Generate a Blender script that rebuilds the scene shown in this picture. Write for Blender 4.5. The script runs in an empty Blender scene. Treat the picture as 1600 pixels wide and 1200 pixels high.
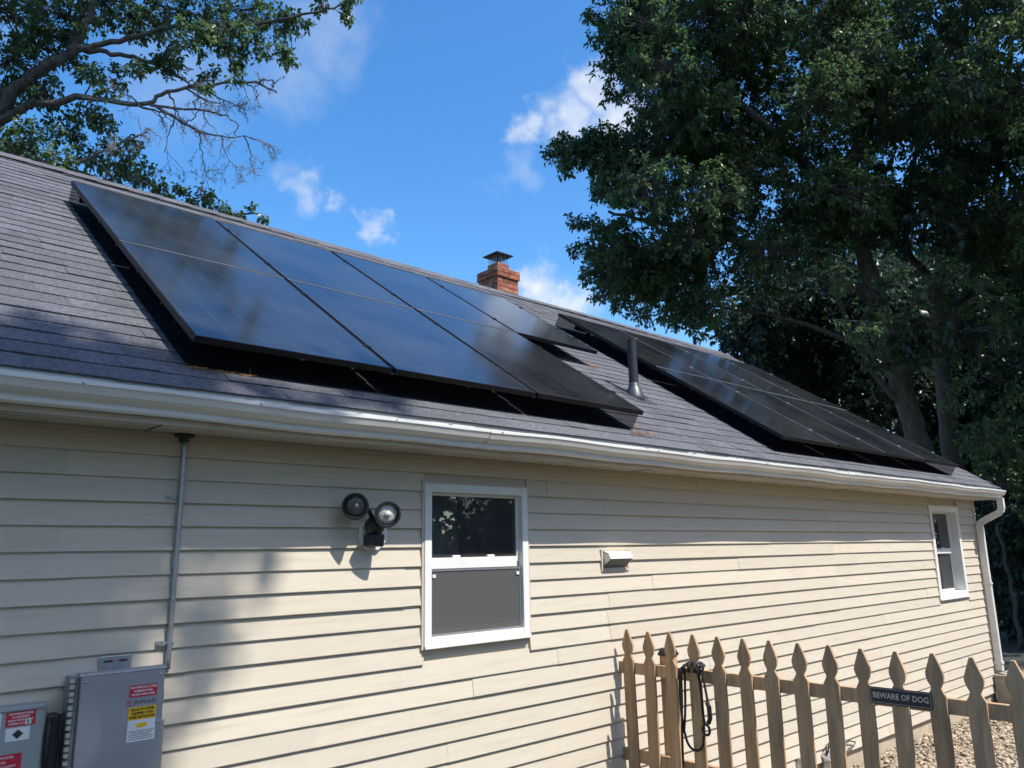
import bpy, math, random
import numpy as np
from mathutils import Vector, Matrix
random.seed(7); rng = np.random.default_rng(11)
R = math.radians
sc = bpy.context.scene
col = sc.collection

# ------------------------------------------------------------------ camera
# house wall = plane Y 0, X runs along the wall, Z up, the camera is the origin height (ground at -2.2)
GZ = -2.2
FPX = 1226.2
c_r = Vector((0.73734, -0.67525, -0.01932)); c_u = Vector((-0.12836, -0.16812, 0.97737)); c_f = Vector((0.66322, 0.71817, 0.21064))
CAM = Vector((0, -4, 0))
cd = bpy.data.cameras.new('camera'); cam = bpy.data.objects.new('camera', cd); col.objects.link(cam)
cd.sensor_width = 36; cd.lens = FPX / 1600 * 36; cd.clip_start = .05; cd.clip_end = 3000
m = Matrix((c_r, c_u, -c_f)).transposed().to_4x4(); m.translation = CAM; cam.matrix_world = m
sc.camera = cam

# ------------------------------------------------------------------ light
SUN_TRAVEL = Vector((-.29, 1, -1.5)).normalized()
SUN_EL = math.asin(-SUN_TRAVEL.z); SUN_AZ = math.atan2(-SUN_TRAVEL.x, -SUN_TRAVEL.y)
sl = bpy.data.lights.new('sun', 'SUN'); sl.energy = 4.9; sl.angle = R(.53); sl.color = (1, .945, .86)
so = bpy.data.objects.new('sun', sl); col.objects.link(so)
so.rotation_euler = SUN_TRAVEL.to_track_quat('-Z', 'Y').to_euler(); so.location = (6, -20, 30)
sc.view_settings.view_transform = 'Standard'; sc.view_settings.look = 'None'
sc.view_settings.exposure = 0.3; sc.view_settings.gamma = 1
sc.cycles.use_denoising = True
sc.cycles.max_bounces = 6; sc.cycles.diffuse_bounces = 4; sc.cycles.glossy_bounces = 3; sc.cycles.transparent_max_bounces = 8; sc.cycles.transmission_bounces = 3; sc.cycles.use_adaptive_sampling = True; sc.cycles.adaptive_threshold = .02
sc.cycles.caustics_reflective = False; sc.cycles.caustics_refractive = False

def pdir(x, y):
    return (c_r * ((x - 800) / FPX) - c_u * ((y - 600) / FPX) + c_f)
def at(x, y, depth):            # a point seen at photo pixel x, y, `depth` metres in front of the camera
    return CAM + pdir(x, y) * depth
def topx(P):
    d = Vector(P) - CAM; z = d.dot(c_f)
    return (800 + FPX * d.dot(c_r) / z, 600 - FPX * d.dot(c_u) / z, z)

w = bpy.data.worlds.new('World'); sc.world = w; w.use_nodes = True
nt = w.node_tree; nt.nodes.clear()
def N(tree, t, **k):
    n = tree.nodes.new(t)
    for a, b in k.items(): setattr(n, a, b)
    return n
def Lk(tree, a, b): tree.links.new(a, b)
def build_world():
    out = N(nt, 'ShaderNodeOutputWorld'); bg = N(nt, 'ShaderNodeBackground'); bg.inputs[1].default_value = .13
    sky = N(nt, 'ShaderNodeTexSky'); sky.sky_type = 'NISHITA'; sky.sun_disc = False
    sky.sun_elevation = SUN_EL; sky.sun_rotation = SUN_AZ
    sky.altitude = 50; sky.air_density = 1.0; sky.dust_density = .9; sky.ozone_density = 2.4
    hs = N(nt, 'ShaderNodeHueSaturation'); hs.inputs['Saturation'].default_value = 1.32; hs.inputs['Value'].default_value = 1.68
    Lk(nt, sky.outputs[0], hs.inputs['Color'])
    tc = N(nt, 'ShaderNodeTexCoord')
    # clouds: soft lumps at a few directions plus thin scattered cloud over the whole sky
    n1 = N(nt, 'ShaderNodeTexNoise'); n1.inputs['Scale'].default_value = 24; n1.inputs['Detail'].default_value = 6; n1.inputs['Roughness'].default_value = .56
    Lk(nt, tc.outputs['Generated'], n1.inputs['Vector'])
    sub = N(nt, 'ShaderNodeVectorMath', operation='SUBTRACT'); sub.inputs[1].default_value = (.5, .5, .5)
    Lk(nt, n1.outputs['Color'], sub.inputs[0])
    scl = N(nt, 'ShaderNodeVectorMath', operation='SCALE'); scl.inputs['Scale'].default_value = .085
    Lk(nt, sub.outputs[0], scl.inputs[0])
    add = N(nt, 'ShaderNodeVectorMath', operation='ADD'); Lk(nt, tc.outputs['Generated'], add.inputs[0]); Lk(nt, scl.outputs[0], add.inputs[1])
    blobs = [(928, 140, 46, .85), (885, 190, 40, .85), (828, 202, 30, .8), (965, 195, 60, .9), (815, 262, 30, .2),
             (838, 452, 42, 1), (862, 470, 40, 1), (885, 485, 44, 1), (480, 302, 25, .48), (528, 318, 17, .45), (583, 352, 22, .6),
             (455, 268, 24, .18), (515, 45, 70, .25), (460, 120, 65, .22), (280, 130, 90, .2)]
    total = None
    for (x, y, r, s) in blobs:
        c = pdir(x, y).normalized(); rr = r / FPX * .86
        ds = N(nt, 'ShaderNodeVectorMath', operation='DISTANCE'); ds.inputs[1].default_value = c; Lk(nt, add.outputs[0], ds.inputs[0])
        mr = N(nt, 'ShaderNodeMapRange'); mr.interpolation_type = 'SMOOTHSTEP'
        mr.inputs['From Min'].default_value = rr * 1.5; mr.inputs['From Max'].default_value = rr * .1
        mr.inputs['To Min'].default_value = 0; mr.inputs['To Max'].default_value = s
        Lk(nt, ds.outputs['Value'], mr.inputs['Value'])
        if total is None: total = mr.outputs[0]
        else:
            mx = N(nt, 'ShaderNodeMath', operation='MAXIMUM'); Lk(nt, total, mx.inputs[0]); Lk(nt, mr.outputs[0], mx.inputs[1]); total = mx.outputs[0]
    n2 = N(nt, 'ShaderNodeTexNoise'); n2.inputs['Scale'].default_value = 34; n2.inputs['Detail'].default_value = 4
    Lk(nt, tc.outputs['Generated'], n2.inputs['Vector'])
    m2 = N(nt, 'ShaderNodeMapRange'); m2.inputs['From Min'].default_value = .3; m2.inputs['From Max'].default_value = .62; m2.inputs['To Min'].default_value = .62
    Lk(nt, n2.outputs['Fac'], m2.inputs['Value'])
    mul = N(nt, 'ShaderNodeMath', operation='MULTIPLY'); Lk(nt, total, mul.inputs[0]); Lk(nt, m2.outputs[0], mul.inputs[1])
    n3 = N(nt, 'ShaderNodeTexNoise'); n3.inputs['Scale'].default_value = 3.1; n3.inputs['Detail'].default_value = 5; n3.inputs['Roughness'].default_value = .55
    Lk(nt, tc.outputs['Generated'], n3.inputs['Vector'])
    m3 = N(nt, 'ShaderNodeMapRange'); m3.inputs['From Min'].default_value = .60; m3.inputs['From Max'].default_value = .78; m3.inputs['To Max'].default_value = .6
    Lk(nt, n3.outputs['Fac'], m3.inputs['Value'])
    mx = N(nt, 'ShaderNodeMath', operation='MAXIMUM'); Lk(nt, mul.outputs[0], mx.inputs[0]); Lk(nt, m3.outputs[0], mx.inputs[1])
    mix = N(nt, 'ShaderNodeMix', data_type='RGBA'); mix.inputs['B'].default_value = (5.6, 5.9, 6.3, 1)
    Lk(nt, mx.outputs[0], mix.inputs['Factor']); Lk(nt, hs.outputs[0], mix.inputs['A'])
    Lk(nt, mix.outputs['Result'], bg.inputs[0]); Lk(nt, bg.outputs[0], out.inputs[0])
build_world()

# ------------------------------------------------------------------ helpers
ORG = {}                                    # world origin of each thing's root
class MB:
    def __init__(s): s.v = []; s.f = []
    def add(s, vs, fs):
        o = len(s.v); s.v += [tuple(p) for p in vs]; s.f += [tuple(i + o for i in f) for f in fs]; return s
    def box(s, x0, x1, y0, y1, z0, z1):
        return s.add([(x0, y0, z0), (x1, y0, z0), (x1, y1, z0), (x0, y1, z0), (x0, y0, z1), (x1, y0, z1), (x1, y1, z1), (x0, y1, z1)],
                     [(0, 3, 2, 1), (4, 5, 6, 7), (0, 1, 5, 4), (1, 2, 6, 5), (2, 3, 7, 6), (3, 0, 4, 7)])
    def prism(s, poly, lo, hi, axis='x'):   # closed polygon extruded along an axis
        n = len(poly)
        def P(a, b, t): return {'x': (t, a, b), 'y': (a, t, b), 'z': (a, b, t)}[axis]
        vs = [P(a, b, lo) for a, b in poly] + [P(a, b, hi) for a, b in poly]
        return s.add(vs, [tuple(range(n))[::-1], tuple(range(n, 2 * n))] + [(i, (i + 1) % n, n + (i + 1) % n, n + i) for i in range(n)])
    def tube(s, pts, rad, n=8, cap=True):
        pts = [Vector(p) for p in pts]; rad = rad if hasattr(rad, '__len__') else [rad] * len(pts)
        vs = []; fs = []; u = None
        for i, p in enumerate(pts):
            d = (pts[min(i + 1, len(pts) - 1)] - pts[max(i - 1, 0)])
            d = d.normalized() if d.length > 1e-9 else Vector((0, 0, 1))
            if u is None: u = d.orthogonal().normalized()
            else:
                u = u - d * u.dot(d); u = u.normalized() if u.length > 1e-6 else d.orthogonal().normalized()
            b = d.cross(u)
            for k in range(n):
                a = 2 * math.pi * k / n; vs.append(p + (u * math.cos(a) + b * math.sin(a)) * rad[i])
            if i:
                o = (i - 1) * n
                fs += [(o + k, o + (k + 1) % n, o + n + (k + 1) % n, o + n + k) for k in range(n)]
        if cap: fs += [tuple(range(n))[::-1], tuple(range(len(vs) - n, len(vs)))]
        return s.add(vs, fs)
    def lathe(s, prof, c, ax, n=24):        # prof: (radius, distance along ax)
        ax = Vector(ax).normalized(); c = Vector(c); u = ax.orthogonal().normalized(); b = ax.cross(u)
        vs = []; fs = []
        for r_, h in prof:
            for k in range(n):
                a = 2 * math.pi * k / n; vs.append(c + ax * h + (u * math.cos(a) + b * math.sin(a)) * r_)
        for i in range(len(prof) - 1):
            o = i * n; fs += [(o + k, o + (k + 1) % n, o + n + (k + 1) % n, o + n + k) for k in range(n)]
        fs += [tuple(range(n))[::-1], tuple(range(len(vs) - n, len(vs)))]
        return s.add(vs, fs)
    def mesh(s, name, mat, org=(0, 0, 0), smooth=False):
        me = bpy.data.meshes.new(name); o = Vector(org)
        me.from_pydata([(x - o.x, y - o.y, z - o.z) for x, y, z in s.v], [], s.f)
        if mat: me.materials.append(mat)
        if smooth: me.polygons.foreach_set('use_smooth', [True] * len(me.polygons))
        me.update(); return me
    def build(s, name, mat, parent=None, smooth=False, bevel=0, org=None):
        og = ORG.get(parent.name, Vector((0, 0, 0))) if parent else Vector(org or (0, 0, 0))
        o = bpy.data.objects.new(name, s.mesh(name, mat, og, smooth)); col.objects.link(o)
        if parent: o.parent = parent
        else: o.location = og
        ORG[o.name] = Vector(og)
        if bevel:
            b = o.modifiers.new('bevel', 'BEVEL'); b.width = bevel; b.segments = 2; b.limit_method = 'ANGLE'
        return o
def piece(name, me, loc, parent, rot=(0, 0, 0), scale=None):      # one of many alike pieces, sharing mesh data
    o = bpy.data.objects.new(name, me); col.objects.link(o); o.parent = parent
    o.location = Vector(loc) - ORG[parent.name]; o.rotation_euler = rot
    if scale: o.scale = scale
    ORG[o.name] = ORG[parent.name]
    return o
def tag(o, label=None, cat=None, group=None, kind=None):
    for k, v in (('label', label), ('category', cat), ('group', group), ('kind', kind)):
        if v: o[k] = v
    return o
def thing(name, loc, label, cat, group=None):
    o = bpy.data.objects.new(name, None); col.objects.link(o); o.location = loc; o.empty_display_size = .1
    ORG[o.name] = Vector(loc); return tag(o, label, cat, group)

# ------------------------------------------------------------------ materials
def mat(name, base, rough=.6, metal=0, spec=.5, var=0, vscale=4, bump=0, bscale=60, island=0, coat=0, stretch=None, var2=None):
    M = bpy.data.materials.new(name); M.use_nodes = True; t = M.node_tree; b = t.nodes['Principled BSDF']
    b.inputs['Roughness'].default_value = rough; b.inputs['Metallic'].default_value = metal
    b.inputs['Specular IOR Level'].default_value = spec; b.inputs['Coat Weight'].default_value = coat
    b.inputs['Base Color'].default_value = (*base, 1)
    tc = N(t, 'ShaderNodeTexCoord'); src = tc.outputs['Object']
    geo = N(t, 'ShaderNodeNewGeometry')
    src = geo.outputs['Position']
    if stretch:
        mp = N(t, 'ShaderNodeMapping'); mp.inputs['Scale'].default_value = stretch; Lk(t, src, mp.inputs[0]); src = mp.outputs[0]
    fac = None
    if var:
        n = N(t, 'ShaderNodeTexNoise'); n.inputs['Scale'].default_value = vscale; n.inputs['Detail'].default_value = 6; n.inputs['Roughness'].default_value = .62
        Lk(t, src, n.inputs['Vector'])
        mr = N(t, 'ShaderNodeMapRange'); mr.inputs['From Min'].default_value = .3; mr.inputs['From Max'].default_value = .7
        mr.inputs['To Min'].default_value = 1 - var; mr.inputs['To Max'].default_value = 1 + var
        Lk(t, n.outputs['Fac'], mr.inputs['Value']); fac = mr.outputs[0]
    if island:
        oi = N(t, 'ShaderNodeObjectInfo')
        ad = N(t, 'ShaderNodeMath', operation='ADD'); Lk(t, geo.outputs['Random Per Island'], ad.inputs[0]); Lk(t, oi.outputs['Random'], ad.inputs[1])
        fr = N(t, 'ShaderNodeMath', operation='FRACT'); Lk(t, ad.outputs[0], fr.inputs[0])
        mr = N(t, 'ShaderNodeMapRange'); mr.inputs['To Min'].default_value = 1 - island; mr.inputs['To Max'].default_value = 1 + island
        Lk(t, fr.outputs[0], mr.inputs['Value'])
        if fac is None: fac = mr.outputs[0]
        else:
            mu = N(t, 'ShaderNodeMath', operation='MULTIPLY'); Lk(t, fac, mu.inputs[0]); Lk(t, mr.outputs[0], mu.inputs[1]); fac = mu.outputs[0]
    if fac is not None:
        vm = N(t, 'ShaderNodeVectorMath', operation='SCALE'); vm.inputs[0].default_value = base; Lk(t, fac, vm.inputs['Scale'])
        cout = vm.outputs[0]
        if var2:                         # a second colour in patches (stain, wear)
            n = N(t, 'ShaderNodeTexNoise'); n.inputs['Scale'].default_value = var2[1]; n.inputs['Detail'].default_value = 8; Lk(t, src, n.inputs['Vector'])
            mr = N(t, 'ShaderNodeMapRange'); mr.inputs['From Min'].default_value = .52; mr.inputs['From Max'].default_value = .72; mr.inputs['To Max'].default_value = var2[2]
            Lk(t, n.outputs['Fac'], mr.inputs['Value'])
            mx = N(t, 'ShaderNodeMix', data_type='RGBA'); mx.inputs['B'].default_value = (*var2[0], 1)
            Lk(t, mr.outputs[0], mx.inputs['Factor']); Lk(t, cout, mx.inputs['A']); cout = mx.outputs['Result']
        Lk(t, cout, b.inputs['Base Color'])
    if bump:
        n = N(t, 'ShaderNodeTexNoise'); n.inputs['Scale'].default_value = bscale; n.inputs['Detail'].default_value = 5; Lk(t, src, n.inputs['Vector'])
        bp = N(t, 'ShaderNodeBump'); bp.inputs['Strength'].default_value = bump; bp.inputs['Distance'].default_value = .01
        Lk(t, n.outputs['Fac'], bp.inputs['Height']); Lk(t, bp.outputs[0], b.inputs['Normal'])
    return M
M = {}
M['siding'] = mat('vinyl_siding', (.595, .535, .435), .5, spec=.35, var=.05, vscale=2.2, island=.05, bump=.06, bscale=1.0, stretch=(2.5, 1, 30), var2=((.49, .43, .34), 1.1, .6))
M['trim'] = mat('tan_trim', (.56, .49, .39), .5, var=.05)
M['white'] = mat('white_vinyl', (.78, .78, .76), .38, var=.04, vscale=9)
M['gutter'] = mat('gutter_paint', (.70, .69, .66), .33, var=.07, vscale=3, stretch=(.5, 1, 6), bump=.05, bscale=3, var2=((.50, .47, .42), 2.2, .45))
M['soffit'] = mat('soffit_paint', (.58, .55, .50), .5, var=.08, vscale=4, var2=((.33, .30, .26), 3, .4))
M['shingle'] = mat('asphalt_shingle', (.136, .139, .156), .93, spec=.2, var=.42, vscale=52, island=.13, bump=.9, bscale=190, var2=((.075, .075, .088), 3, .45))
M['deck'] = mat('roof_felt', (.03, .03, .03), .9)
M['concrete'] = mat('concrete', (.46, .39, .29), .9, var=.15, vscale=5, bump=.4, bscale=50)
M['brick'] = mat('brick_clay', (.27, .085, .05), .9, var=.3, vscale=18, island=.4, bump=.6, bscale=70, var2=((.46, .30, .17), 11, .75))
M['mortar'] = mat('mortar', (.40, .34, .27), .95, var=.15, vscale=20, bump=.5)
M['black_metal'] = mat('black_metal', (.025, .025, .03), .45, var=.15, vscale=20)
M['frame'] = mat('anodised_frame', (.010, .010, .012), .5, metal=.0, spec=.3)
M['alu'] = mat('aluminium', (.62, .63, .65), .35, metal=.8, var=.08)
M['galv'] = mat('galvanised_steel', (.42, .44, .46), .42, metal=.75, var=.12, vscale=30)
M['pvc'] = mat('black_pipe', (.022, .023, .026), .5, var=.2, vscale=12)
M['flash'] = mat('lead_flashing', (.10, .10, .11), .45, metal=.5, var=.2, vscale=15)
M['box_grey'] = mat('grey_powder_coat', (.30, .31, .325), .42, var=.04, vscale=6)
M['box_green'] = mat('grey_green_paint', (.31, .35, .345), .45, var=.04, vscale=6)
M['red'] = mat('red_label', (.55, .02, .045), .4, var=.05)
M['yellow'] = mat('yellow_label', (.85, .50, .02), .4)
M['paper'] = mat('white_label', (.78, .78, .78), .4)
M['ink'] = mat('black_ink', (.02, .02, .02), .5)
M['print_grey'] = mat('grey_print', (.11, .115, .12), .5)
M['wood'] = mat('cedar_picket', (.48, .312, .178), .8, spec=.25, var=.34, vscale=3, island=.12, bump=.35, bscale=22, stretch=(6, 6, .8), var2=((.33, .22, .14), 5, .7))
M['rope'] = mat('black_webbing', (.018, .018, .02), .7, bump=.4, bscale=300)
M['sign'] = mat('sign_black', (.028, .03, .036), .38)
M['sign_ink'] = mat('sign_lettering', (.60, .54, .42), .5)
M['gravel'] = mat('gravel_stone', (.38, .31, .225), .9, var=.25, vscale=30, island=.45, bump=.3)
M['soil'] = mat('soil', (.20, .155, .10), .95, var=.3, vscale=6, bump=.6, bscale=40)
M['grass'] = mat('grass_ground', (.05, .054, .042), .95, var=.4, vscale=2.5, bump=.8, bscale=60)
M['room'] = mat('room_wall', (.16, .15, .14), .9)
M['bark'] = mat('oak_bark', (.10, .09, .078), .95, spec=.2, var=.35, vscale=5, bump=.9, bscale=14, stretch=(3, 3, .8), var2=((.19, .17, .14), 2.2, .6))
M['deadwood'] = mat('bare_wood', (.20, .18, .165), .9, spec=.2, var=.3, vscale=9)
M['needles'] = mat('pine_needles', (.42, .21, .09), .85, island=.35)
M['planter'] = mat('planter_clay', (.33, .29, .235), .85, var=.12, vscale=8)
M['cable'] = mat('cable_black', (.02, .02, .02), .5)
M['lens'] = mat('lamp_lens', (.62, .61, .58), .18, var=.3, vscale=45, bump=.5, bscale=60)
M['lens_shaded'] = mat('lamp_lens_shaded', (.12, .125, .14), .2, var=.3, vscale=45)  # darker copy of the lens, the turned-away head's shade put into the colour
M['curtain'] = mat('curtain', (.30, .30, .29), .9, var=.3, vscale=25, stretch=(1, 1, .02))

def leaf_mat(name, c1, c2, trans=.3):
    Mt = bpy.data.materials.new(name); Mt.use_nodes = True; t = Mt.node_tree; b = t.nodes['Principled BSDF']; out = t.nodes['Material Output']
    geo = N(t, 'ShaderNodeNewGeometry')
    ns = N(t, 'ShaderNodeTexNoise'); ns.inputs['Scale'].default_value = .7; ns.inputs['Detail'].default_value = 3
    Lk(t, geo.outputs['Position'], ns.inputs['Vector'])
    ad = N(t, 'ShaderNodeMath', operation='MULTIPLY_ADD'); ad.inputs[1].default_value = .55; Lk(t, geo.outputs['Random Per Island'], ad.inputs[0])
    mm = N(t, 'ShaderNodeMath', operation='MULTIPLY'); mm.inputs[1].default_value = .7; Lk(t, ns.outputs['Fac'], mm.inputs[0]); Lk(t, mm.outputs[0], ad.inputs[2])
    mx = N(t, 'ShaderNodeMix', data_type='RGBA'); mx.inputs['A'].default_value = (*c1, 1); mx.inputs['B'].default_value = (*c2, 1)
    Lk(t, ad.outputs[0], mx.inputs['Factor']); Lk(t, mx.outputs['Result'], b.inputs['Base Color'])
    b.inputs['Roughness'].default_value = .36; b.inputs['Specular IOR Level'].default_value = .55
    tr = N(t, 'ShaderNodeBsdfTranslucent'); Lk(t, mx.outputs['Result'], tr.inputs['Color'])
    ms = N(t, 'ShaderNodeMixShader'); ms.inputs[0].default_value = trans
    Lk(t, b.outputs[0], ms.inputs[1]); Lk(t, tr.outputs[0], ms.inputs[2]); Lk(t, ms.outputs[0], out.inputs[0])
    return Mt
M['leaf'] = leaf_mat('oak_leaf', (.045, .095, .042), (.130, .215, .082), .5)
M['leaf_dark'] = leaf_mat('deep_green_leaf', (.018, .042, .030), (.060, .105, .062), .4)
M['leaf_pale'] = leaf_mat('pale_green_leaf', (.05, .09, .025), (.15, .20, .06))

def glass_mat(name, tint, refl=1.45, rough=.0, alpha=.85):
    Mt = bpy.data.materials.new(name); Mt.use_nodes = True; t = Mt.node_tree; t.nodes.clear()
    out = N(t, 'ShaderNodeOutputMaterial'); tr = N(t, 'ShaderNodeBsdfTransparent'); gl = N(t, 'ShaderNodeBsdfGlossy'); fr = N(t, 'ShaderNodeFresnel'); ms = N(t, 'ShaderNodeMixShader')
    tr.inputs[0].default_value = (*tint, 1); gl.inputs['Roughness'].default_value = rough; fr.inputs[0].default_value = refl
    Lk(t, fr.outputs[0], ms.inputs[0]); Lk(t, tr.outputs[0], ms.inputs[1]); Lk(t, gl.outputs[0], ms.inputs[2])
    df = N(t, 'ShaderNodeBsdfDiffuse'); df.inputs[0].default_value = (.45, .46, .46, 1); m5 = N(t, 'ShaderNodeMixShader')     # pale dust film, added to lift the dark pane like a faint reflection
    ns = N(t, 'ShaderNodeTexNoise'); ns.inputs['Scale'].default_value = 6; ns.inputs['Detail'].default_value = 6; ge = N(t, 'ShaderNodeNewGeometry'); Lk(t, ge.outputs['Position'], ns.inputs['Vector'])
    mr = N(t, 'ShaderNodeMapRange'); mr.inputs['To Min'].default_value = .03; mr.inputs['To Max'].default_value = .12; Lk(t, ns.outputs['Fac'], mr.inputs['Value'])
    Lk(t, mr.outputs[0], m5.inputs[0]); Lk(t, ms.outputs[0], m5.inputs[1]); Lk(t, df.outputs[0], m5.inputs[2]); Lk(t, m5.outputs[0], out.inputs[0])
    return Mt
M['glass'] = glass_mat('window_glass', (.75, .8, .8), 1.6)
def screen_mat():
    Mt = bpy.data.materials.new('insect_screen'); Mt.use_nodes = True; t = Mt.node_tree; t.nodes.clear()
    out = N(t, 'ShaderNodeOutputMaterial'); tr = N(t, 'ShaderNodeBsdfTransparent'); d = N(t, 'ShaderNodeBsdfDiffuse'); ms = N(t, 'ShaderNodeMixShader')
    d.inputs[0].default_value = (.13, .13, .13, 1); ms.inputs[0].default_value = .68
    Lk(t, tr.outputs[0], ms.inputs[1]); Lk(t, d.outputs[0], ms.inputs[2]); Lk(t, ms.outputs[0], out.inputs[0]); return Mt
M['screen'] = screen_mat()
def pv_mat():
    Mt = bpy.data.materials.new('solar_glass'); Mt.use_nodes = True; t = Mt.node_tree; b = t.nodes['Principled BSDF']
    tc = N(t, 'ShaderNodeTexCoord'); sp = N(t, 'ShaderNodeSeparateXYZ'); Lk(t, tc.outputs['Object'], sp.inputs[0])
    def line(sock, period, wdt, off):
        a = N(t, 'ShaderNodeMath', operation='SUBTRACT'); a.inputs[1].default_value = off; Lk(t, sock, a.inputs[0])
        p = N(t, 'ShaderNodeMath', operation='PINGPONG'); p.inputs[1].default_value = period / 2; Lk(t, a.outputs[0], p.inputs[0])
        l = N(t, 'ShaderNodeMath', operation='LESS_THAN'); l.inputs[1].default_value = wdt; Lk(t, p.outputs[0], l.inputs[0]); return l.outputs[0]
    l1 = line(sp.outputs[0], .182, .0016, .021); l2 = line(sp.outputs[1], .0915, .0014, .040)
    mx = N(t, 'ShaderNodeMath', operation='MAXIMUM'); Lk(t, l1, mx.inputs[0]); Lk(t, l2, mx.inputs[1])
    geo = N(t, 'ShaderNodeNewGeometry')
    n = N(t, 'ShaderNodeTexNoise'); n.inputs['Scale'].default_value = 1.6; n.inputs['Detail'].default_value = 7; Lk(t, geo.outputs['Position'], n.inputs['Vector'])
    m1 = N(t, 'ShaderNodeMix', data_type='RGBA'); m1.inputs['A'].default_value = (.012, .013, .018, 1); m1.inputs['B'].default_value = (.040, .039, .040, 1)
    mr = N(t, 'ShaderNodeMapRange'); mr.inputs['From Min'].default_value = .35; mr.inputs['From Max'].default_value = .75; Lk(t, n.outputs['Fac'], mr.inputs['Value'])
    Lk(t, mr.outputs[0], m1.inputs['Factor'])
    m2 = N(t, 'ShaderNodeMix', data_type='RGBA'); m2.inputs['B'].default_value = (.07, .07, .078, 1); Lk(t, mx.outputs[0], m2.inputs['Factor']); Lk(t, m1.outputs['Result'], m2.inputs['A'])
    Lk(t, m2.outputs['Result'], b.inputs['Base Color'])
    b.inputs['Roughness'].default_value = .07; b.inputs['IOR'].default_value = 1.75
    m4 = N(t, 'ShaderNodeMapRange'); m4.inputs['To Min'].default_value = .07; m4.inputs['To Max'].default_value = .17; Lk(t, n.outputs['Fac'], m4.inputs['Value']); Lk(t, m4.outputs[0], b.inputs['Roughness'])
    return Mt
M['pv'] = pv_mat()
def gap_shade_mat():
    Mt = bpy.data.materials.new('gap_shade_sheet'); Mt.use_nodes = True; t = Mt.node_tree; t.nodes.clear()
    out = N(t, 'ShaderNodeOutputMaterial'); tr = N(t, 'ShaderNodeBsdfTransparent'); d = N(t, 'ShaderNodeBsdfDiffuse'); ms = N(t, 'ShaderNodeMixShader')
    d.inputs[0].default_value = (.006, .006, .008, 1); ms.inputs[0].default_value = .72  # nearly opaque black layer that stands for shade under the panels
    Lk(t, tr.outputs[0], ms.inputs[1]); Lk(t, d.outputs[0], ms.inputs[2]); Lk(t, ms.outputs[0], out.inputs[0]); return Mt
M['gap_shade'] = gap_shade_mat()

# ------------------------------------------------------------------ ground
tag(MB().box(-900, 900, -900, 900, GZ - .5, GZ).build('ground', M['grass']), kind='structure')
tag(MB().box(4.9, 20, -6, .6, GZ + .001, GZ + .004).build('gravel_bed', M['soil']), kind='structure')

# ------------------------------------------------------------------ house
A = R(33.6046); CR = .861
EV = Vector((0, math.cos(A), math.sin(A))); NV = Vector((0, -math.sin(A), math.cos(A)))
def roof(x, s, h=0): return Vector((x, 0, 0)) + EV * s + NV * (CR + h)
S0, S1 = .09, 5.21
XL, XR = -4.0, 12.86            # roof ends
WXL, WXR = -3.9, 12.78          # wall ends
RY, RZ = roof(0, S1).y, roof(0, S1).z
ZT = .615                       # soffit height
CW, Z0 = .114, .0452            # siding course height, a course line
house = thing('house', (4.4, 0, GZ), 'single storey house with beige lap siding and dark shingle roof', 'house')

W1 = (2.897, 3.803, -.582, .455); W2 = (11.05, 12.12, -.705, .525)       # siding openings x0,x1,z0,z1
O1 = (2.93, 3.77, -.53, .43); O2 = (11.12, 12.04, -.62, .44)
def wall_body():
    b = MB(); x = WXL; BY0, BY1 = .004, .16
    for o in (O1, O2):
        b.box(x, o[0], BY0, BY1, GZ + .19, ZT + .02); b.box(o[0], o[1], BY0, BY1, GZ + .19, o[2]); b.box(o[0], o[1], BY0, BY1, o[3], ZT + .02); x = o[1]
    b.box(x, WXR, BY0, BY1, GZ + .19, ZT + .02)
    yb = 2 * RY
    b.box(WXL, WXR, yb - .16, yb, GZ, ZT + .02)
    for xx in (WXL, WXR - .15):
        b.prism([(.17, GZ), (yb - .17, GZ), (yb - .17, ZT + .02), (RY, RZ - .25), (.17, ZT + .02)], xx, xx + .15, 'x')
    return b.build('wall', M['siding'], house)
wall = wall_body()
# lap siding, each panel its own piece
def siding():
    prof = [(-.0195, 0), (-.0205, .003), (-.004, CW + .012), (.003, CW + .012), (.003, .006), (-.014, .006), (-.014, 0)]
    cache = {}
    for k in range(-5, 18):
        zb = Z0 - k * CW - CW
        xs = [WXL]; x = WXL + random.choice((1.2, 2.4, 3.0, .8))
        while x < WXR - .5: xs.append(x); x += random.choice((3.66, 3.66, 2.4, 3.1))
        xs.append(WXR - .02)
        for i in range(len(xs) - 1):
            segs = [(xs[i], xs[i + 1])]
            for wv in (W1, W2):
                if zb < wv[3] - .02 and zb + CW > wv[2] + .02:
                    ns = []
                    for a, c in segs:
                        if a < wv[0]: ns.append((a, min(c, wv[0])))
                        if c > wv[1]: ns.append((max(a, wv[1]), c))
                    segs = [s_ for s_ in ns if s_[1] - s_[0] > .03]
            for a, c in segs:
                top = 0
                for wv in (W1, W2):        # panels cut down under a window
                    pass
                lap = .022 if c < WXR - .1 else 0
                dy = -.0026 * (i % 2) + random.uniform(-.0008, .0008)
                key = round(c + lap - a, 3)
                if key not in cache:
                    cache[key] = MB().prism(prof, 0, key, 'x').mesh('siding_panel', M['siding'])
                piece('siding_panel', cache[key], (a, dy, zb), wall, rot=(random.uniform(-.003, .003), random.uniform(-.0004, .0004), 0))
siding()
MB().box(WXL, WXR - .01, .02, .2, GZ - .1, GZ + .19).build('foundation', M['concrete'], house, bevel=.006)
b = MB(); b.box(WXR - .045, WXR + .012, -.03, -.018, GZ + .18, ZT); b.box(WXR, WXR + .012, -.018, .06, GZ + .18, ZT); b.box(WXR - .052, WXR - .045, -.022, .002, GZ + .18, ZT)
b.build('corner_trim', M['trim'], house, bevel=.002)
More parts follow.
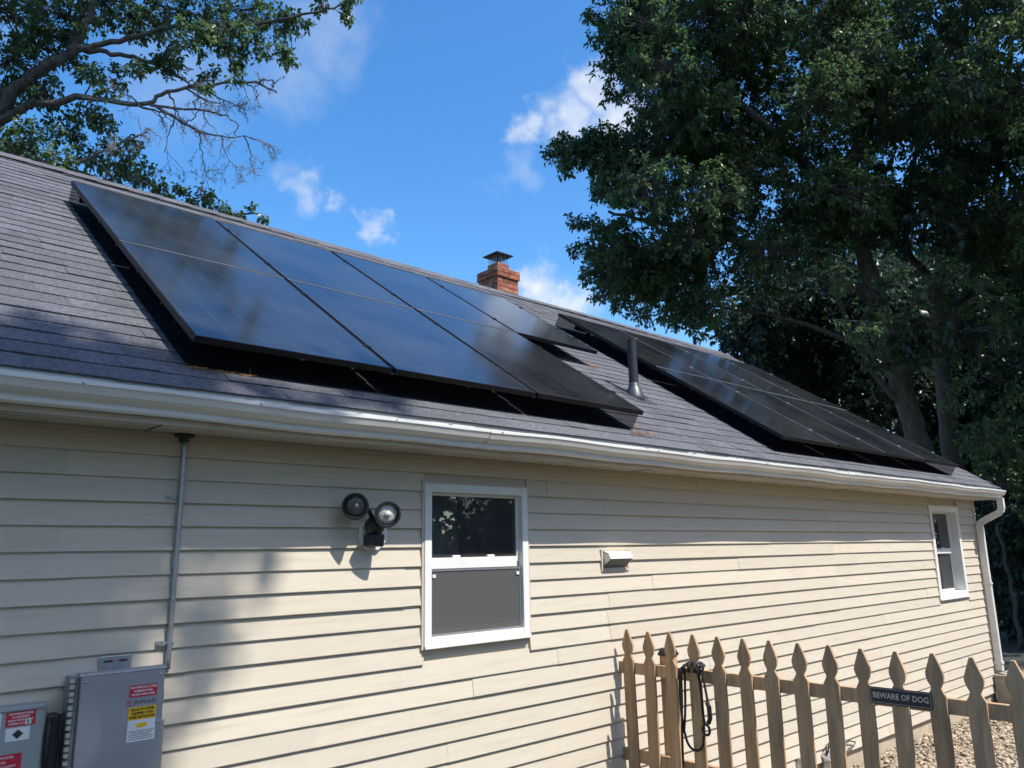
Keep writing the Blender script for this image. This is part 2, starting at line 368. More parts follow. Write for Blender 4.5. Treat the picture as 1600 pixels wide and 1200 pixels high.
# soffit and fascia
b = MB(); b.box(XL + .05, XR - .1, -.318, .004, ZT, ZT + .012)
for y in (-.24, -.16, -.08): b.box(XL + .05, XR - .1, y, y + .006, ZT - .003, ZT + .001)
sof = b.build('soffit', M['soffit'], house)
for xj in (1.24, 4.9, 8.55): MB().box(xj - .004, xj + .004, -.30, -.03, ZT - .0045, ZT - .002).build('joint', M['ink'], sof)
MB().prism([(-.318, ZT - .012), (-.318, .76), (-.332, .76), (-.332, ZT - .012)], XL, XR - .02, 'x').build('fascia', M['soffit'], house)
MB().box(XL + .05, XR - .1, -.022, -.002, ZT - .024, ZT - .002).build('frieze_trim', M['trim'], house)
# roof deck
b = MB()
e0, e1, r0 = roof(0, S0 + .02, -.004), roof(0, S0 + .02, -.022), roof(0, S1, -.004)
yb = 2 * RY
b.prism([(e0.y, e0.z), (RY, RZ - .006), (yb - e0.y, e0.z), (yb - e1.y, e1.z), (RY, RZ - .03), (e1.y, e1.z)], XL, XR - .01, 'x')
roofo = b.build('roof', M['deck'], house)
MB().prism([(e0.y - .012, e0.z - .045), (e0.y - .012, e0.z + .0), (e0.y + .05, e0.z + .035), (e0.y + .05, e0.z + .033), (e0.y - .009, e0.z - .004), (e0.y - .009, e0.z - .045)], XL, XR - .005, 'x').build('drip_edge', M['gutter'], roofo)
for xs in (XR - .012,):
    b = MB(); q0, q1, q2, q3 = roof(xs, S0), roof(xs, S1, 0), roof(xs, S1, -.14), roof(xs, S0, -.14)
    b.add([q0, q1, q2, q3] + [p + Vector((.02, 0, 0)) for p in (q0, q1, q2, q3)], [(3, 2, 1, 0), (4, 5, 6, 7), (0, 1, 5, 4), (1, 2, 6, 5), (2, 3, 7, 6), (3, 0, 4, 7)])
    b.build('rake_board', M['soffit'], roofo)

# solar layout (needed to choose which shingles show)
PW, PH, PX, PY = 1.140, 1.722, 1.1613, 1.7378
CP = 1.0389 - CR                                  # glass height above the shingles
XA, XB, SA, SB = 1.354, 6.8873, 3.8137, 3.7779
panels = []                                       # (x0, s_bottom, array, row, col)
for c in range(4): panels.append((XA + c * PX, SA - PY + .008, 0, 0, c))
for c in range(3): panels.append((XA + c * PX, SA - 2 * PY + .008, 0, 1, c))
for row in range(2):
    for c in range(4): panels.append((XB + c * PX, SB - (row + 1) * PY + .008, 1, row, c))

def shingles():
    TW, EX = .3048, .155
    def verts(x0, x1, j, th, jit):
        lo = -.004 + jit
        return [(x0, lo, .0012), (x1, lo, .0012), (x1, EX * 1.28, .0012), (x0, EX * 1.28, .0012), (x0, lo, th), (x1, lo, th), (x1, EX * 1.28, .0022), (x0, EX * 1.28, .0022)]
    FS = [(4, 5, 6, 7), (0, 1, 5, 4), (1, 2, 6, 5), (3, 0, 4, 7)]
    items = []
    n = int((S1 - S0) / EX) + 1
    for j in range(n):
        s = S0 + j * EX
        x = XL - random.choice((0, .1, .2)) - (TW / 2 if j % 2 else 0) + random.uniform(-.012, .012)
        while x < XR:
            tw = random.choice((.17, .24, .30, .33, .33)); a = max(x, XL); c = min(x + tw - .0016, XR)
            if c - a > .04:
                P = roof((a + c) / 2, s + EX / 2)
                px, py, d = topx(P)
                under = any(p0 - .05 < P.x < p0 + PW + .1 and sb - .25 < s < sb + PH - .1 for p0, sb, *_ in panels)
                vis = -20 < px < 1620 and -20 < py < 1220
                items.append((d + (100 if under else 0) + (1000 if not vis else 0), a, c, j, s))
            x += tw
    items.sort()
    cache = {}
    rest = MB()
    for i, (d, a, c, j, s) in enumerate(items):
        th = random.choice((.0085, .009, .009, .0095, .0105, .013)); jit = random.choice((0, 0, 0, 0, -.002, .002))
        if s + EX * 1.28 > S1: 
            pass
        if i < 290:
            key = (round(c - a, 4), th, jit)
            if key not in cache: cache[key] = MB().add(verts(0, c - a, j, th, jit), FS).mesh('shingle', M['shingle'])
            piece('shingle', cache[key], roof(a, s), roofo, rot=(A + random.uniform(-.004, .004), 0, 0))
        else:
            vs = [roof(a, s) + Vector((v[0], 0, 0)) + EV * v[1] + NV * v[2] for v in verts(0, c - a, j, th, jit)]
            rest.add(vs, FS)
    o = rest.build('shingle_field', M['shingle'], roofo); o['kind'] = 'stuff'
    # back slope and ridge caps
    b = MB(); q = [Vector((XL, RY + .02, RZ - .005)), Vector((XR, RY + .02, RZ - .005))]
    yb = 2 * RY - roof(0, S0).y; zb = roof(0, S0).z
    b.add([q[0], q[1], (XR, yb, zb), (XL, yb, zb)], [(0, 1, 2, 3)]); b.build('back_slope', M['shingle'], roofo)
    L = .33
    c = MB(); u = .15
    for (x0, h0, x1, h1) in ((0, .006, L, .014),):
        prof0 = [(-u * math.cos(A), -u * math.sin(A)), (-.02, -.006), (.02, -.006), (u * math.cos(A), -u * math.sin(A))]
        vs = [(x0, y, z + h0 + .004) for y, z in prof0] + [(x1, y, z + h1 + .004) for y, z in prof0] + [(x0, y, z + h0 - .004) for y, z in prof0] + [(x1, y, z + h1 - .004) for y, z in prof0]
        c.add(vs, [(0, 1, 5, 4), (1, 2, 6, 5), (2, 3, 7, 6), (8, 12, 13, 9), (9, 13, 14, 10), (10, 14, 15, 11), (0, 4, 12, 8), (3, 11, 15, 7), (4, 5, 13, 12), (5, 6, 14, 13), (6, 7, 15, 14), (0, 8, 9, 1), (1, 9, 10, 2), (2, 10, 11, 3)])
    me = c.mesh('ridge_cap', M['shingle'])
    x = XL
    while x < XR - .1:
        piece('ridge_cap', me, (x, RY, RZ + .012 + .012 * math.sin(x * .9)), roofo); x += .29
shingles()

# gutter in three sections, hung on the fascia
def gutter():
    P = [(-.336, .745), (-.336, .632), (-.383, .628), (-.392, .636), (-.393, .655), (-.400, .664), (-.418, .672), (-.434, .686), (-.441, .702), (-.446, .712), (-.452, .720), (-.452, .734), (-.444, .737), (-.438, .733)]
    prev = None; root = None
    for i, (a, c) in enumerate(((XL, 3.15), (3.10, 8.0), (7.95, XR))):
        off = .0025 * (i % 2); n = 26
        b = MB(); vs = []; fs = []
        for k in range(n + 1):
            x = a + (c - a) * k / n; sag = .004 * math.sin(x * 2.1) + .003 * math.sin(x * 5.3 + 1)
            vs += [(x, y - off - (.004 * math.sin(x * 3.7) if y < -.39 else 0), z - off + sag) for y, z in P]
        m_ = len(P)
        for k in range(n):
            fs += [(k * m_ + j, k * m_ + j + 1, (k + 1) * m_ + j + 1, (k + 1) * m_ + j) for j in range(m_ - 1)]
        b.add(vs, fs)
        o = b.build('gutter' if i == 0 else 'gutter_section', M['gutter'], house if i == 0 else root, smooth=False)
        so_ = o.modifiers.new('sheet', 'SOLIDIFY'); so_.thickness = .0018
        if i == 0: root = o
    MB().prism(P[:-1], XR - .002, XR + .002, 'x').build('end_cap', M['gutter'], root)
    me = MB().box(-.012, .012, -.115, 0, -.004, .001).mesh('hanger', M['galv'])
    x = .35
    while x < XR: piece('hanger', me, (x, -.336, .738), root); x += .61
    me2 = MB().lathe([(.006, 0), (.006, .004), (.003, .006)], (0, 0, 0), (0, -1, 0), 8).mesh('spike_head', M['galv'])
    x = .85
    while x < XR: piece('spike_head', me2, (x, -.4525, .7265), root); x += .78
    return root
gut = gutter()
def downspout():
    def rect_tube(b, pts, wx, wy):
        vs = []; fs = []; pts = [Vector(p) for p in pts]
        for i, p in enumerate(pts):
            d = (pts[min(i + 1, len(pts) - 1)] - pts[max(i - 1, 0)]).normalized()
            n = Vector((1, 0, 0)); t = d.cross(n).normalized()
            cs = [(-wx, -wy), (-wx * .6, -wy * 1.06), (wx * .6, -wy * 1.06), (wx, -wy), (wx, wy), (-wx, wy)]
            vs += [p + n * a + t * c for a, c in cs]
            if i:
                o = (i - 1) * 6; fs += [(o + k, o + (k + 1) % 6, o + 6 + (k + 1) % 6, o + 6 + k) for k in range(6)]
        fs += [tuple(range(6)), tuple(range(len(vs) - 6, len(vs)))[::-1]]
        b.add(vs, fs)
    b = MB(); x = 12.76
    rect_tube(b, [(x, -.388, .635), (x, -.388, .50), (x, -.375, .455), (x, -.345, .425), (x, -.14, .325), (x, -.095, .295), (x, -.078, .25), (x, -.076, -.3), (x + .004, -.076, -1.0), (x, -.076, -1.72)], .034, .042)
    o = b.build('downspout', M['gutter'], house, bevel=.003)
    me = MB().box(-.044, .044, -.052, .05, -.015, .015).mesh('strap', M['gutter'])
    for z in (-.55, -1.62): piece('strap', me, (x, -.076, z), o)
downspout()

# windows
def window(name_room, x0, x1, z0, z1, face, fw, depth, meet, label_parts):
    # outer trim ring
    b = MB(); t = .016; f = -.026
    b.box(x0 - t, x0, f, .002, z0 - t, z1 + t); b.box(x1, x1 + t, f, .002, z0 - t, z1 + t); b.box(x0, x1, f, .002, z1, z1 + t); b.box(x0, x1, f, .002, z0 - t, z0)
    root = b.build('window', M['trim'], house, bevel=.002)
    b = MB()
    for (xa, xb, za, zb) in ((x0, x0 + fw, z0, z1), (x1 - fw, x1, z0, z1), (x0 + fw, x1 - fw, z1 - fw, z1), (x0 + fw, x1 - fw, z0, z0 + fw)):
        b.box(xa, xb, face, depth, za, zb)
    b.build('frame', M['white'], root, bevel=.004)
    b = MB(); b.prism([(face - .010, z0 - .012), (face - .010, z0 + .004), (face + .002, z0 + .016), (face + .002, z0 - .012)], x0, x1, 'x')
    b.build('sill', M['white'], root, bevel=.002)
    xi0, xi1, zi0, zi1 = x0 + fw, x1 - fw, z0 + fw, z1 - fw
    sw = .018
    yu, yl = depth - .028, depth - .012
    b = MB()
    for (xa, xb, za, zb) in ((xi0, xi0 + sw, meet, zi1), (xi1 - sw, xi1, meet, zi1), (xi0 + sw, xi1 - sw, zi1 - sw, zi1), (xi0 + sw, xi1 - sw, meet - .034, meet + .034)): b.box(xa, xb, yu - .014, yu + .01, za, zb)
    us = b.build('sash', M['white'], root, bevel=.002); tag(us, 'upper sash with its meeting rail')
    b = MB()
    for (xa, xb, za, zb) in ((xi0, xi0 + sw, zi0, meet - .034), (xi1 - sw, xi1, zi0, meet - .034), (xi0 + sw, xi1 - sw, zi0, zi0 + sw + .012)): b.box(xa, xb, yl - .012, yl + .012, za, zb)
    ls = b.build('sash', M['white'], root, bevel=.002); tag(ls, 'lower sash')
    g = MB().box(xi0 + sw, xi1 - sw, yu - .002, yu + .002, meet + .034, zi1 - sw).build('pane', M['glass'], root)
    g = MB().box(xi0 + sw, xi1 - sw, yl - .002, yl + .002, zi0 + sw + .012, meet - .034).build('pane', M['glass'], root)
    for dx in (.3, .68):
        xx = xi0 + (xi1 - xi0) * dx
        MB().box(xx - .032, xx + .032, yu - .012, yu + .03, meet + .034, meet + .048).build('latch', M['white'], root, bevel=.006)
    # the dark room behind
    b = MB(); D = 1.6
    rx0, rx1, rz0, rz1 = x0 - .5, x1 + .5, z0 - .6, ZT - .05
    b.add([(rx0, .17, rz0), (rx1, .17, rz0), (rx1, D, rz0), (rx0, D, rz0), (rx0, .17, rz1), (rx1, .17, rz1), (rx1, D, rz1), (rx0, D, rz1)], [(0, 1, 2, 3), (4, 7, 6, 5), (1, 5, 6, 2), (2, 6, 7, 3), (3, 7, 4, 0)])
    b.build('room_interior', M['room'], root)
    return root, (xi0, xi1, zi0, zi1)
w1, in1 = window('kitchen', 2.913, 3.787, -.54, .438, -.034, .054, .05, -.054, None)
b = MB(); s_ = .012
xa, xb, za, zb = in1[0] + .002, in1[1] - .002, in1[2] + .002, -.09
MB().box(xa + s_, xb - s_, -.006, -.0045, za + s_, zb - s_).build('insect_screen', M['screen'], w1)
for q in ((xa, xa + s_, za, zb), (xb - s_, xb, za, zb), (xa + s_, xb - s_, zb - s_, zb), (xa + s_, xb - s_, za, za + s_)): b.box(q[0], q[1], -.010, -.001, q[2], q[3])
b.build('screen_frame', M['galv'], w1)
for xx in (xa + .03, xb - .03): MB().box(xx - .012, xx + .012, -.014, -.010, zb - .05, zb - .03).build('screen_tab', M['white'], w1)
MB().box(2.95, 3.40, .22, .24, -.5, .40).build('curtain', M['curtain'], w1)
w2, in2 = window('bedroom', 11.07, 12.10, -.69, .51, -.03, .075, .13, -.085, None)
b = MB()
for i in range(14): b.tube([(11.35 + i * .05, .20 + .012 * (i % 2), .42), (11.35 + i * .05, .20 + .012 * (i % 2), -.6)], .027, 6)
b.build('curtain', M['curtain'], w2)

# chimney
def chimney():
    cx0, cx1, cy0, cy1, zt = 7.23, 7.65, 4.1, 4.52, 4.10
    z_base = 3.3
    core = MB().box(cx0 + .006, cx1 - .006, cy0 + .006, cy1 - .006, z_base - .3, zt - .02).build('chimney', M['mortar'], house)
    bl, bw, bh, j = .2, .095, .060, .011
    meF = {}
    def br(L, Wd):
        k = (round(L, 3), Wd)
        if k not in meF:
            m_ = MB().box(-L / 2, L / 2, -Wd / 2, Wd / 2, -bh / 2, bh / 2); meF[k] = m_.mesh('brick', M['brick'])
        return meF[k]
    z = zt - bh / 2; row = 0
    while z > z_base:
        out = .022 if row < 2 else 0
        a0, a1, b0, b1 = cx0 - out, cx1 + out, cy0 - out, cy1 + out
        nx = 2; Lx = (a1 - a0 - j) / 2
        for side in range(4):
            full = a1 - a0
            offs = [(-full / 4, full / 2 - j), (full / 4, full / 2 - j)] if row % 2 else [(-full * .375, full * .25 - j), (0, full * .5 - j), (full * .375, full * .25 - j)]
            for o_, L in offs:
                mx_, my_ = (a0 + a1) / 2, (b0 + b1) / 2
                jx = random.uniform(-.003, .003)
                if side == 0: loc, rz = (mx_ + o_, b0 + bw / 2 + jx, z), 0
                elif side == 1: loc, rz = (mx_ + o_, b1 - bw / 2 + jx, z), 0
                elif side == 2: loc, rz = (a0 + bw / 2 + jx, my_ + o_, z), math.pi / 2
                else: loc, rz = (a1 - bw / 2 + jx, my_ + o_, z), math.pi / 2
                if side > 1 and abs(o_) + L / 2 > (b1 - b0) / 2 - bw * .6: L2 = max(.04, L - bw * .9); loc = (loc[0], my_ + (o_ - math.copysign(bw * .45, o_) if o_ else 0), z); L = L2
                piece('brick', br(L, bw), loc, core, rot=(random.uniform(-.012, .012), random.uniform(-.012, .012), rz + random.uniform(-.012, .012)))
        z -= bh + j; row += 1
    mx_, my_ = (cx0 + cx1) / 2, (cy0 + cy1) / 2
    MB().prism([(cx0 + .0, cy0), (cx1, cy0), (cx1, cy1), (cx0, cy1)], zt - .004, zt + .018, 'z').build('crown_mortar', M['mortar'], core, bevel=.01)
    MB().box(mx_ - .115, mx_ + .115, my_ - .115, my_ + .115, zt + .018, zt + .125).build('flue', M['brick'], core, bevel=.006)
    b = MB()
    for k in range(9):
        for sx, sy in ((1, 0), (-1, 0), (0, 1), (0, -1)):
            t_ = -.1 + k * .025
            x, y = (mx_ + sx * .1, my_ + t_) if sx else (mx_ + t_, my_ + sy * .1)
            b.tube([(x, y, zt + .125), (x, y, zt + .262)], .0025, 4)
    b.build('spark_screen', M['galv'], core)
    c = MB(); h = .165; zz = zt + .26
    c.add([(mx_ - h, my_ - h, zz), (mx_ + h, my_ - h, zz), (mx_ + h, my_ + h, zz), (mx_ - h, my_ + h, zz), (mx_ - h, my_ - h, zz + .012), (mx_ + h, my_ - h, zz + .012), (mx_ + h, my_ + h, zz + .012), (mx_ - h, my_ + h, zz + .012), (mx_, my_, zz + .065)],
          [(0, 3, 2, 1), (0, 1, 5, 4), (1, 2, 6, 5), (2, 3, 7, 6), (3, 0, 4, 7), (4, 5, 8), (5, 6, 8), (6, 7, 8), (7, 4, 8)])
    c.build('chimney_cap', M['black_metal'], core)
chimney()

# ------------------------------------------------------------------ solar panels
def build_panels():
    fr = MB(); lip = .011; dp = .035
    fr.box(0, PW, 0, lip, -dp, 0); fr.box(0, PW, PH - lip, PH, -dp, 0); fr.box(0, lip, lip, PH - lip, -dp, 0); fr.box(PW - lip, PW, lip, PH - lip, -dp, 0)
    fr.box(lip, PW - lip, lip, .03, -dp, -dp + .002); fr.box(lip, PW - lip, PH - .03, PH - lip, -dp, -dp + .002)
    me_f = fr.mesh('frame', M['frame'])
    gl = MB().box(lip, PW - lip, lip, PH - lip, -.0065, -.0015); me_g = gl.mesh('glass', M['pv'])
    st = MB().box(.002, PW - .002, PH - .0125, PH - .0005, -.0005, .0018); me_s = st.mesh('edge_glint', M['alu'])  # bright strip standing in for the sunlit frame edge at the row seam
    me_s2 = MB().box(PW - .0105, PW - .0035, .002, PW * 1.5, -.0005, .0014).mesh('edge_glint', M['alu'])  # bright strip standing in for the specular line on column seams
    cl = MB().box(-.019, .019, -.02, .02, -.004, .0035); cl.lathe([(.006, 0), (.006, .006)], (0, 0, .0035), (0, 0, 1), 6); me_c = cl.mesh('clamp', M['frame'])
    cl2 = MB().box(-.017, .017, -.014, .014, -.004, .004); me_c2 = cl2.mesh('clamp', M['alu'])
    jb = MB().box(-.1, .1, -.05, .05, -.028, -.008); me_j = jb.mesh('junction_box', M['black_metal'])
    ords = ['leftmost', 'second from the left', 'third from the left', 'rightmost']
    for (x0, sb, ar, row, c) in panels:
        P = roof(x0, sb, CP)
        nm = ords[c] if not (ar == 0 and row == 1 and c == 2) else 'rightmost'
        if ar == 0 and row == 1 and c == 1: nm = 'middle'
        where = ('upper' if row == 0 else 'lower') + ' row of the ' + ('near array' if ar == 0 else 'far array')
        o = thing('solar_panel', P, 'black solar panel, %s in the %s' % (nm, where), 'solar panel', 'solar panels on the roof')
        o.rotation_euler = (A + random.uniform(-.0012, .0012), random.uniform(-.0012, .0012), 0)
        def kid(nm_, me, loc=(0, 0, 0)):
            k = bpy.data.objects.new(nm_, me); col.objects.link(k); k.parent = o; k.location = loc; return k
        kid('frame', me_f); kid('glass', me_g); kid('junction_box', me_j, (PW / 2, PH - .2, 0))
        if row == 1: kid('edge_glint', me_s)
        if ar == 1 and c < 3: kid('edge_glint', me_s2)
        for yy in (.36, 1.36):
            kid('clamp', me_c if ar == 0 else me_c2, (PW + (PX - PW) / 2 if not ((ar == 0 and ((row == 0 and c == 3) or (row == 1 and c == 2))) or (ar == 1 and c == 3)) else PW - .004, yy, .001))
    # rails on feet
    for ar, (x0, ncol, st_) in enumerate(((XA, (4, 3), SA), (XB, (4, 4), SB))):
        for row in range(2):
            for q in (.36, 1.36):
                s = st_ - (row + 1) * PY + .008 + q
                xa_, xb_ = x0 + .012, x0 + ncol[row] * PX - .03
                Pm = roof((xa_ + xb_) / 2, s)
                o = thing('mounting_rail', Pm, 'dark metal rail under the %s row of the %s solar array, %s edge' % (('upper', 'lower')[row], ('near', 'far')[ar], 'nearer its lower' if q < 1 else 'nearer its upper'), 'mounting rail', 'solar mounting rails')
                b = MB(); h0, h1 = CP - .035 - .052, CP - .0365
                def rb(xa, xb, s0, s1, ha, hb):
                    vs = [roof(x, ss, h) for h in (ha, hb) for (x, ss) in ((xa, s0), (xb, s0), (xb, s1), (xa, s1))]
                    b.add(vs, [(0, 3, 2, 1), (4, 5, 6, 7), (0, 1, 5, 4), (1, 2, 6, 5), (2, 3, 7, 6), (3, 0, 4, 7)])
                rb(xa_, xb_, s - .02, s + .02, h0, h1); b.build('rail', M['black_metal'], o)
                x = xa_ + .22
                while x < xb_:
                    b = MB(); rb(x - .03, x + .03, s - .09, s + .03, .008, .02); rb(x - .022, x + .022, s - .045, s - .021, .02, CP - .05); b.build('foot', M['frame'], o); x += 1.16
build_panels()
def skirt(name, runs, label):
    # see-through black sheet added to deepen the shade in the gap under the panels
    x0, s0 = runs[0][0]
    o = thing(name, roof(x0, s0), label, 'added shade sheet')
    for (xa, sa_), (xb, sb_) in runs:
        b = MB(); b.add([roof(xa, sa_, .013), roof(xb, sb_, .013), roof(xb, sb_, CP - .034), roof(xa, sa_, CP - .034)], [(0, 1, 2, 3)]); b.build('shade_strip', M['gap_shade'], o)
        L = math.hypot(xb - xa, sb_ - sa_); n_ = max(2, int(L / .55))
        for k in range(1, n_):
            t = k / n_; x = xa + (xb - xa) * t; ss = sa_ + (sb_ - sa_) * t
            P = roof(x, ss, CP - .037); MB().box(P.x - .012, P.x + .012, P.y - .012, P.y + .012, P.z - .006, P.z + .004).build('clip', M['black_metal'], o)  # clips of the added shade sheet
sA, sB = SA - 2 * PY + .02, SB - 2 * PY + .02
skirt('gap_shade_skirt', [((XA + .008, sA), (XA + 3 * PX - .05, sA)), ((XA + .008, SA - .02), (XA + .008, sA))], 'black sheet added to deepen the shade under the left and lower edges of the near solar array')
skirt('gap_shade_skirt', [((XB + .008, sB), (XB + 4 * PX - .05, sB)), ((XB + .008, SB - .02), (XB + .008, sB))], 'black sheet added to deepen the shade under the left and lower edges of the far solar array')
def needles(name, pts, label, n=16):
    b = MB()
    for (x, s, sx, ss) in pts:
        for _ in range(n):
            p = roof(x + random.gauss(0, sx), s + random.gauss(0, ss), .011 + random.random() * .006)
            d = (Vector((1, 0, 0)) * random.gauss(0, 1) + EV * random.gauss(0, .5) + NV * random.gauss(0, .15)).normalized() * random.uniform(.03, .07)
            b.tube([p - d * .6, p + d * .6], .0012, 3, cap=False)
    tag(b.build(name, M['needles'], org=roof(pts[0][0], pts[0][1])), label, 'pine needles', kind='stuff')
sl_ = SA - 2 * PY
needles('pine_needles', [(1.40, sl_ + .012, .03, .004), (1.50, sl_ + .010, .05, .003), (1.64, sl_ + .010, .06, .003)], 'rusty pine needles caught at the lower left corner of the near solar array')
needles('pine_needles', [(4.86, sl_ - .06, .06, .02), (4.92, sl_ + .03, .03, .05), (4.74, sl_ - .07, .06, .012)], 'rusty pine needles at the lower right corner of the near solar array', 18)
needles('pine_needles', [(5.98, SA - PY - .05, .05, .02), (6.0, SA - PY + .03, .03, .03)], 'rusty pine needles under the end of the upper solar row by the vent pipe', 14)

# vent pipe on the roof
vb = roof(5.84, 1.30); vx, vy, vz = vb
o = thing('vent_pipe', vb, 'black plumbing vent pipe standing on the roof between the solar arrays', 'vent pipe')
b = MB(); b.lathe([(.045, -.1), (.045, .545), (.047, .548), (.047, .556), (.038, .556), (.038, .40)], (vx, vy, vz), (0, 0, 1), 24); b.build('pipe', M['pvc'], o, smooth=False)
b = MB(); b.lathe([(.105, -.075), (.092, .0), (.060, .085), (.050, .10), (.050, .125), (.0465, .13)], (vx, vy, vz), (0, 0, 1), 24); b.build('boot', M['flash'], o, smooth=True)
b = MB(); vs = [vb + Vector((dx, 0, 0)) + EV * ds + NV * h for h in (.0085, .0105) for dx, ds in ((-.16, -.17), (.16, -.17), (.16, .14), (-.16, .14))]
b.add(vs, [(0, 3, 2, 1), (4, 5, 6, 7), (0, 1, 5, 4), (1, 2, 6, 5), (2, 3, 7, 6), (3, 0, 4, 7)]); b.build('flashing', M['flash'], o)

# ------------------------------------------------------------------ things on the wall
def text_mesh(s, size, mt, align='CENTER', extr=.0004, bold=0):
    cu = bpy.data.curves.new('lettering', 'FONT'); cu.body = s; cu.size = size; cu.align_x = align; cu.align_y = 'CENTER'; cu.extrude = extr; cu.offset = bold; cu.resolution_u = 2
    o = bpy.data.objects.new('lettering', cu); col.objects.link(o)
    dg = bpy.context.evaluated_depsgraph_get(); me = bpy.data.meshes.new_from_object(o.evaluated_get(dg))
    bpy.data.objects.remove(o); me.materials.clear(); me.materials.append(mt); return me
def letter(s, size, mt, loc, parent, sx=1.0, rot=(math.pi / 2, 0, 0), bold=0):
    return piece('lettering', text_mesh(s, size, mt, bold=bold), loc, parent, rot, (sx, 1, 1))

# conduit
o = thing('conduit', (1.43, -.03, -.5), 'grey metal conduit running down the wall from the eave', 'conduit')
def cpath(z):
    return (1.428 + .004 * math.sin(z * 2.2), -.034 - .004 * math.sin(z * 3 + 1), z)
MB().tube([cpath(z) for z in np.linspace(.588, -.50, 24)], .0125, 12).build('pipe', M['galv'], o, smooth=True)
MB().lathe([(.024, .0), (.045, .012), (.045, .022), (.018, .028)][::-1] and [(.016, -.035), (.022, -.03), (.026, -.012), (.048, -.004), (.048, .006)], (1.43, -.03, .606), (0, 0, 1), 20).build('collar', M['black_metal'], o)
for z in (.30, -.385):
    b = MB(); b.box(1.365, 1.390, -.028, -.018, z - .012, z + .012); b.box(1.391, 1.412, -.031, -.018, z - .011, z + .011); b.tube([(1.409, -.016, z), (1.411, -.035, z), (1.428, -.046, z), (1.445, -.035, z), (1.447, -.016, z)], .004, 6)
    b.lathe([(.006, 0), (.006, .006)], (1.378, -.028, z), (0, -1, 0), 8); b.build('strap', M['galv'], o)
MB().lathe([(.017, -.02), (.017, .02)], (1.428, -.03, -.02), (0, 0, 1), 14).build('coupling', M['galv'], o)

# combiner box
def combiner():
    x0, x1, zt, zb, yf = .985, 1.362, -.470, -.965, -.185
    o = thing('combiner_box', (x0 + .19, 0, zb), 'grey steel solar combiner box with yellow and red warning labels on its door', 'electrical box')
    MB().box(x0 + .012, x1 - .012, -.16, -.016, zb, zt - .012).build('cabinet', M['box_grey'], o, bevel=.004)
    d = MB().box(x0 + .03, x1, yf, yf + .022, zb - .005, zt).build('door', M['box_grey'], o, bevel=.007)
    MB().prism([(yf - .003, zt - .006), (yf + .004, zt + .004), (-.12, zt + .004), (-.12, zt - .002), (yf + .012, zt - .004)], x0 + .024, x1 + .006, 'x').build('rain_lip', M['box_grey'], o, bevel=.002)
    b = MB()
    b.box(x0 + .0, x0 + .014, yf + .006, yf + .05, zb, zt - .01); b.build('hinge_leaf', M['print_grey'], o)
    z = zt - .018; k = 0
    mk = MB().lathe([(.0105, -.0085), (.0105, .0085)], (0, 0, 0), (0, 0, 1), 8).mesh('hinge_knuckle', M['alu'])
    while z > zb:
        piece('hinge_knuckle', mk, (x0 - .001, yf + .002, z), o); z -= .0295 if k % 2 else .024; k += 1
    b = MB(); b.box(1.125, 1.262, -.028, -.022, zt - .03, zt + .052); tb = b.build('mounting_tab', M['galv'], o, bevel=.003)
    for xx in (1.162, 1.226): MB().box(xx - .018, xx + .018, -.0295, -.0275, zt + .025, zt + .033).build('slot', M['ink'], tb)
    MB().lathe([(.005, 0), (.005, .004)], (1.194, -.028, zt + .028), (0, -1, 0), 8).build('screw', M['galv'], tb)
    for zz in (-.60, -.76): MB().box(x1 - .001, x1 + .014, -.15, -.12, zz - .03, zz + .03).build('latch', M['galv'], o, bevel=.003)
    MB().box(x1 + .002, x1 + .03, -.13, -.05, zb, -.70).build('side_fitting', M['alu'], o, bevel=.004)
    MB().tube([(x1 + .016, -.09, zb), (x1 + .016, -.09, GZ + .1)], .013, 10).build('drop_conduit', M['galv'], o)
    ms_ = MB().lathe([(.006, 0), (.006, .002), (.003, .0035)], (0, 0, 0), (0, -1, 0), 8).mesh('screw', M['galv'])
    for q in ((x0 + .05, zt - .03), (x1 - .02, zt - .03), (x1 - .02, -.70), (x0 + .05, zb + .03)): piece('screw', ms_, (q[0], yf, q[1]), o)
    yl = yf - .0012
    def plate(nm, mt, xa, xb, za, zb_):
        return MB().box(xa, xb, yl, yl + .0014, za, zb_).build(nm, mt, o)
    r_ = plate('label', M['red'], 1.214, 1.330, -.585, -.536)
    for i, s in enumerate(('PHOTOVOLTAIC SYSTEM', 'COMBINER PANEL', 'DO NOT ADD LOADS')): letter(s, .0125, M['paper'], (1.272, yl - .0006, -.5465 - i * .0145), r_, .78, bold=.0003)
    letter('ENPHASE', .024, M['print_grey'], (1.283, yl + .0008, -.608), o, .95, bold=.0004)
    b = MB(); b.box(1.205, 1.226, yl, yl + .0012, -.602, -.599); b.box(1.205, 1.221, yl, yl + .0012, -.610, -.607); b.box(1.205, 1.226, yl, yl + .0012, -.618, -.615); b.build('emblem', M['red'], o)
    y_ = plate('label', M['yellow'], 1.216, 1.332, -.680, -.627)
    for i, s in enumerate(('SOLAR PV SYSTEM', 'EQUIPPED WITH', 'RAPID SHUTDOWN')): letter(s, .0145, M['ink'], (1.274, yl - .0006, -.638 - i * .0155), y_, .82, bold=.0004)
    p_ = plate('label', M['paper'], 1.216, 1.332, -.768, -.6802)
    b = MB()
    b.prism([(1.246, -.703), (1.262, -.694), (1.288, -.694), (1.302, -.703), (1.290, -.712), (1.258, -.712)], yl - .0006, yl, 'y'); b.build('house_print', M['yellow'], p_)
    b = MB()
    for i in range(5): b.box(1.222 + .004 * (i % 2), 1.326 - .006 * (i % 3), yl - .0005, yl, -.727 - i * .0082, -.7245 - i * .0082)
    b.build('fine_print', M['print_grey'], p_)
combiner()
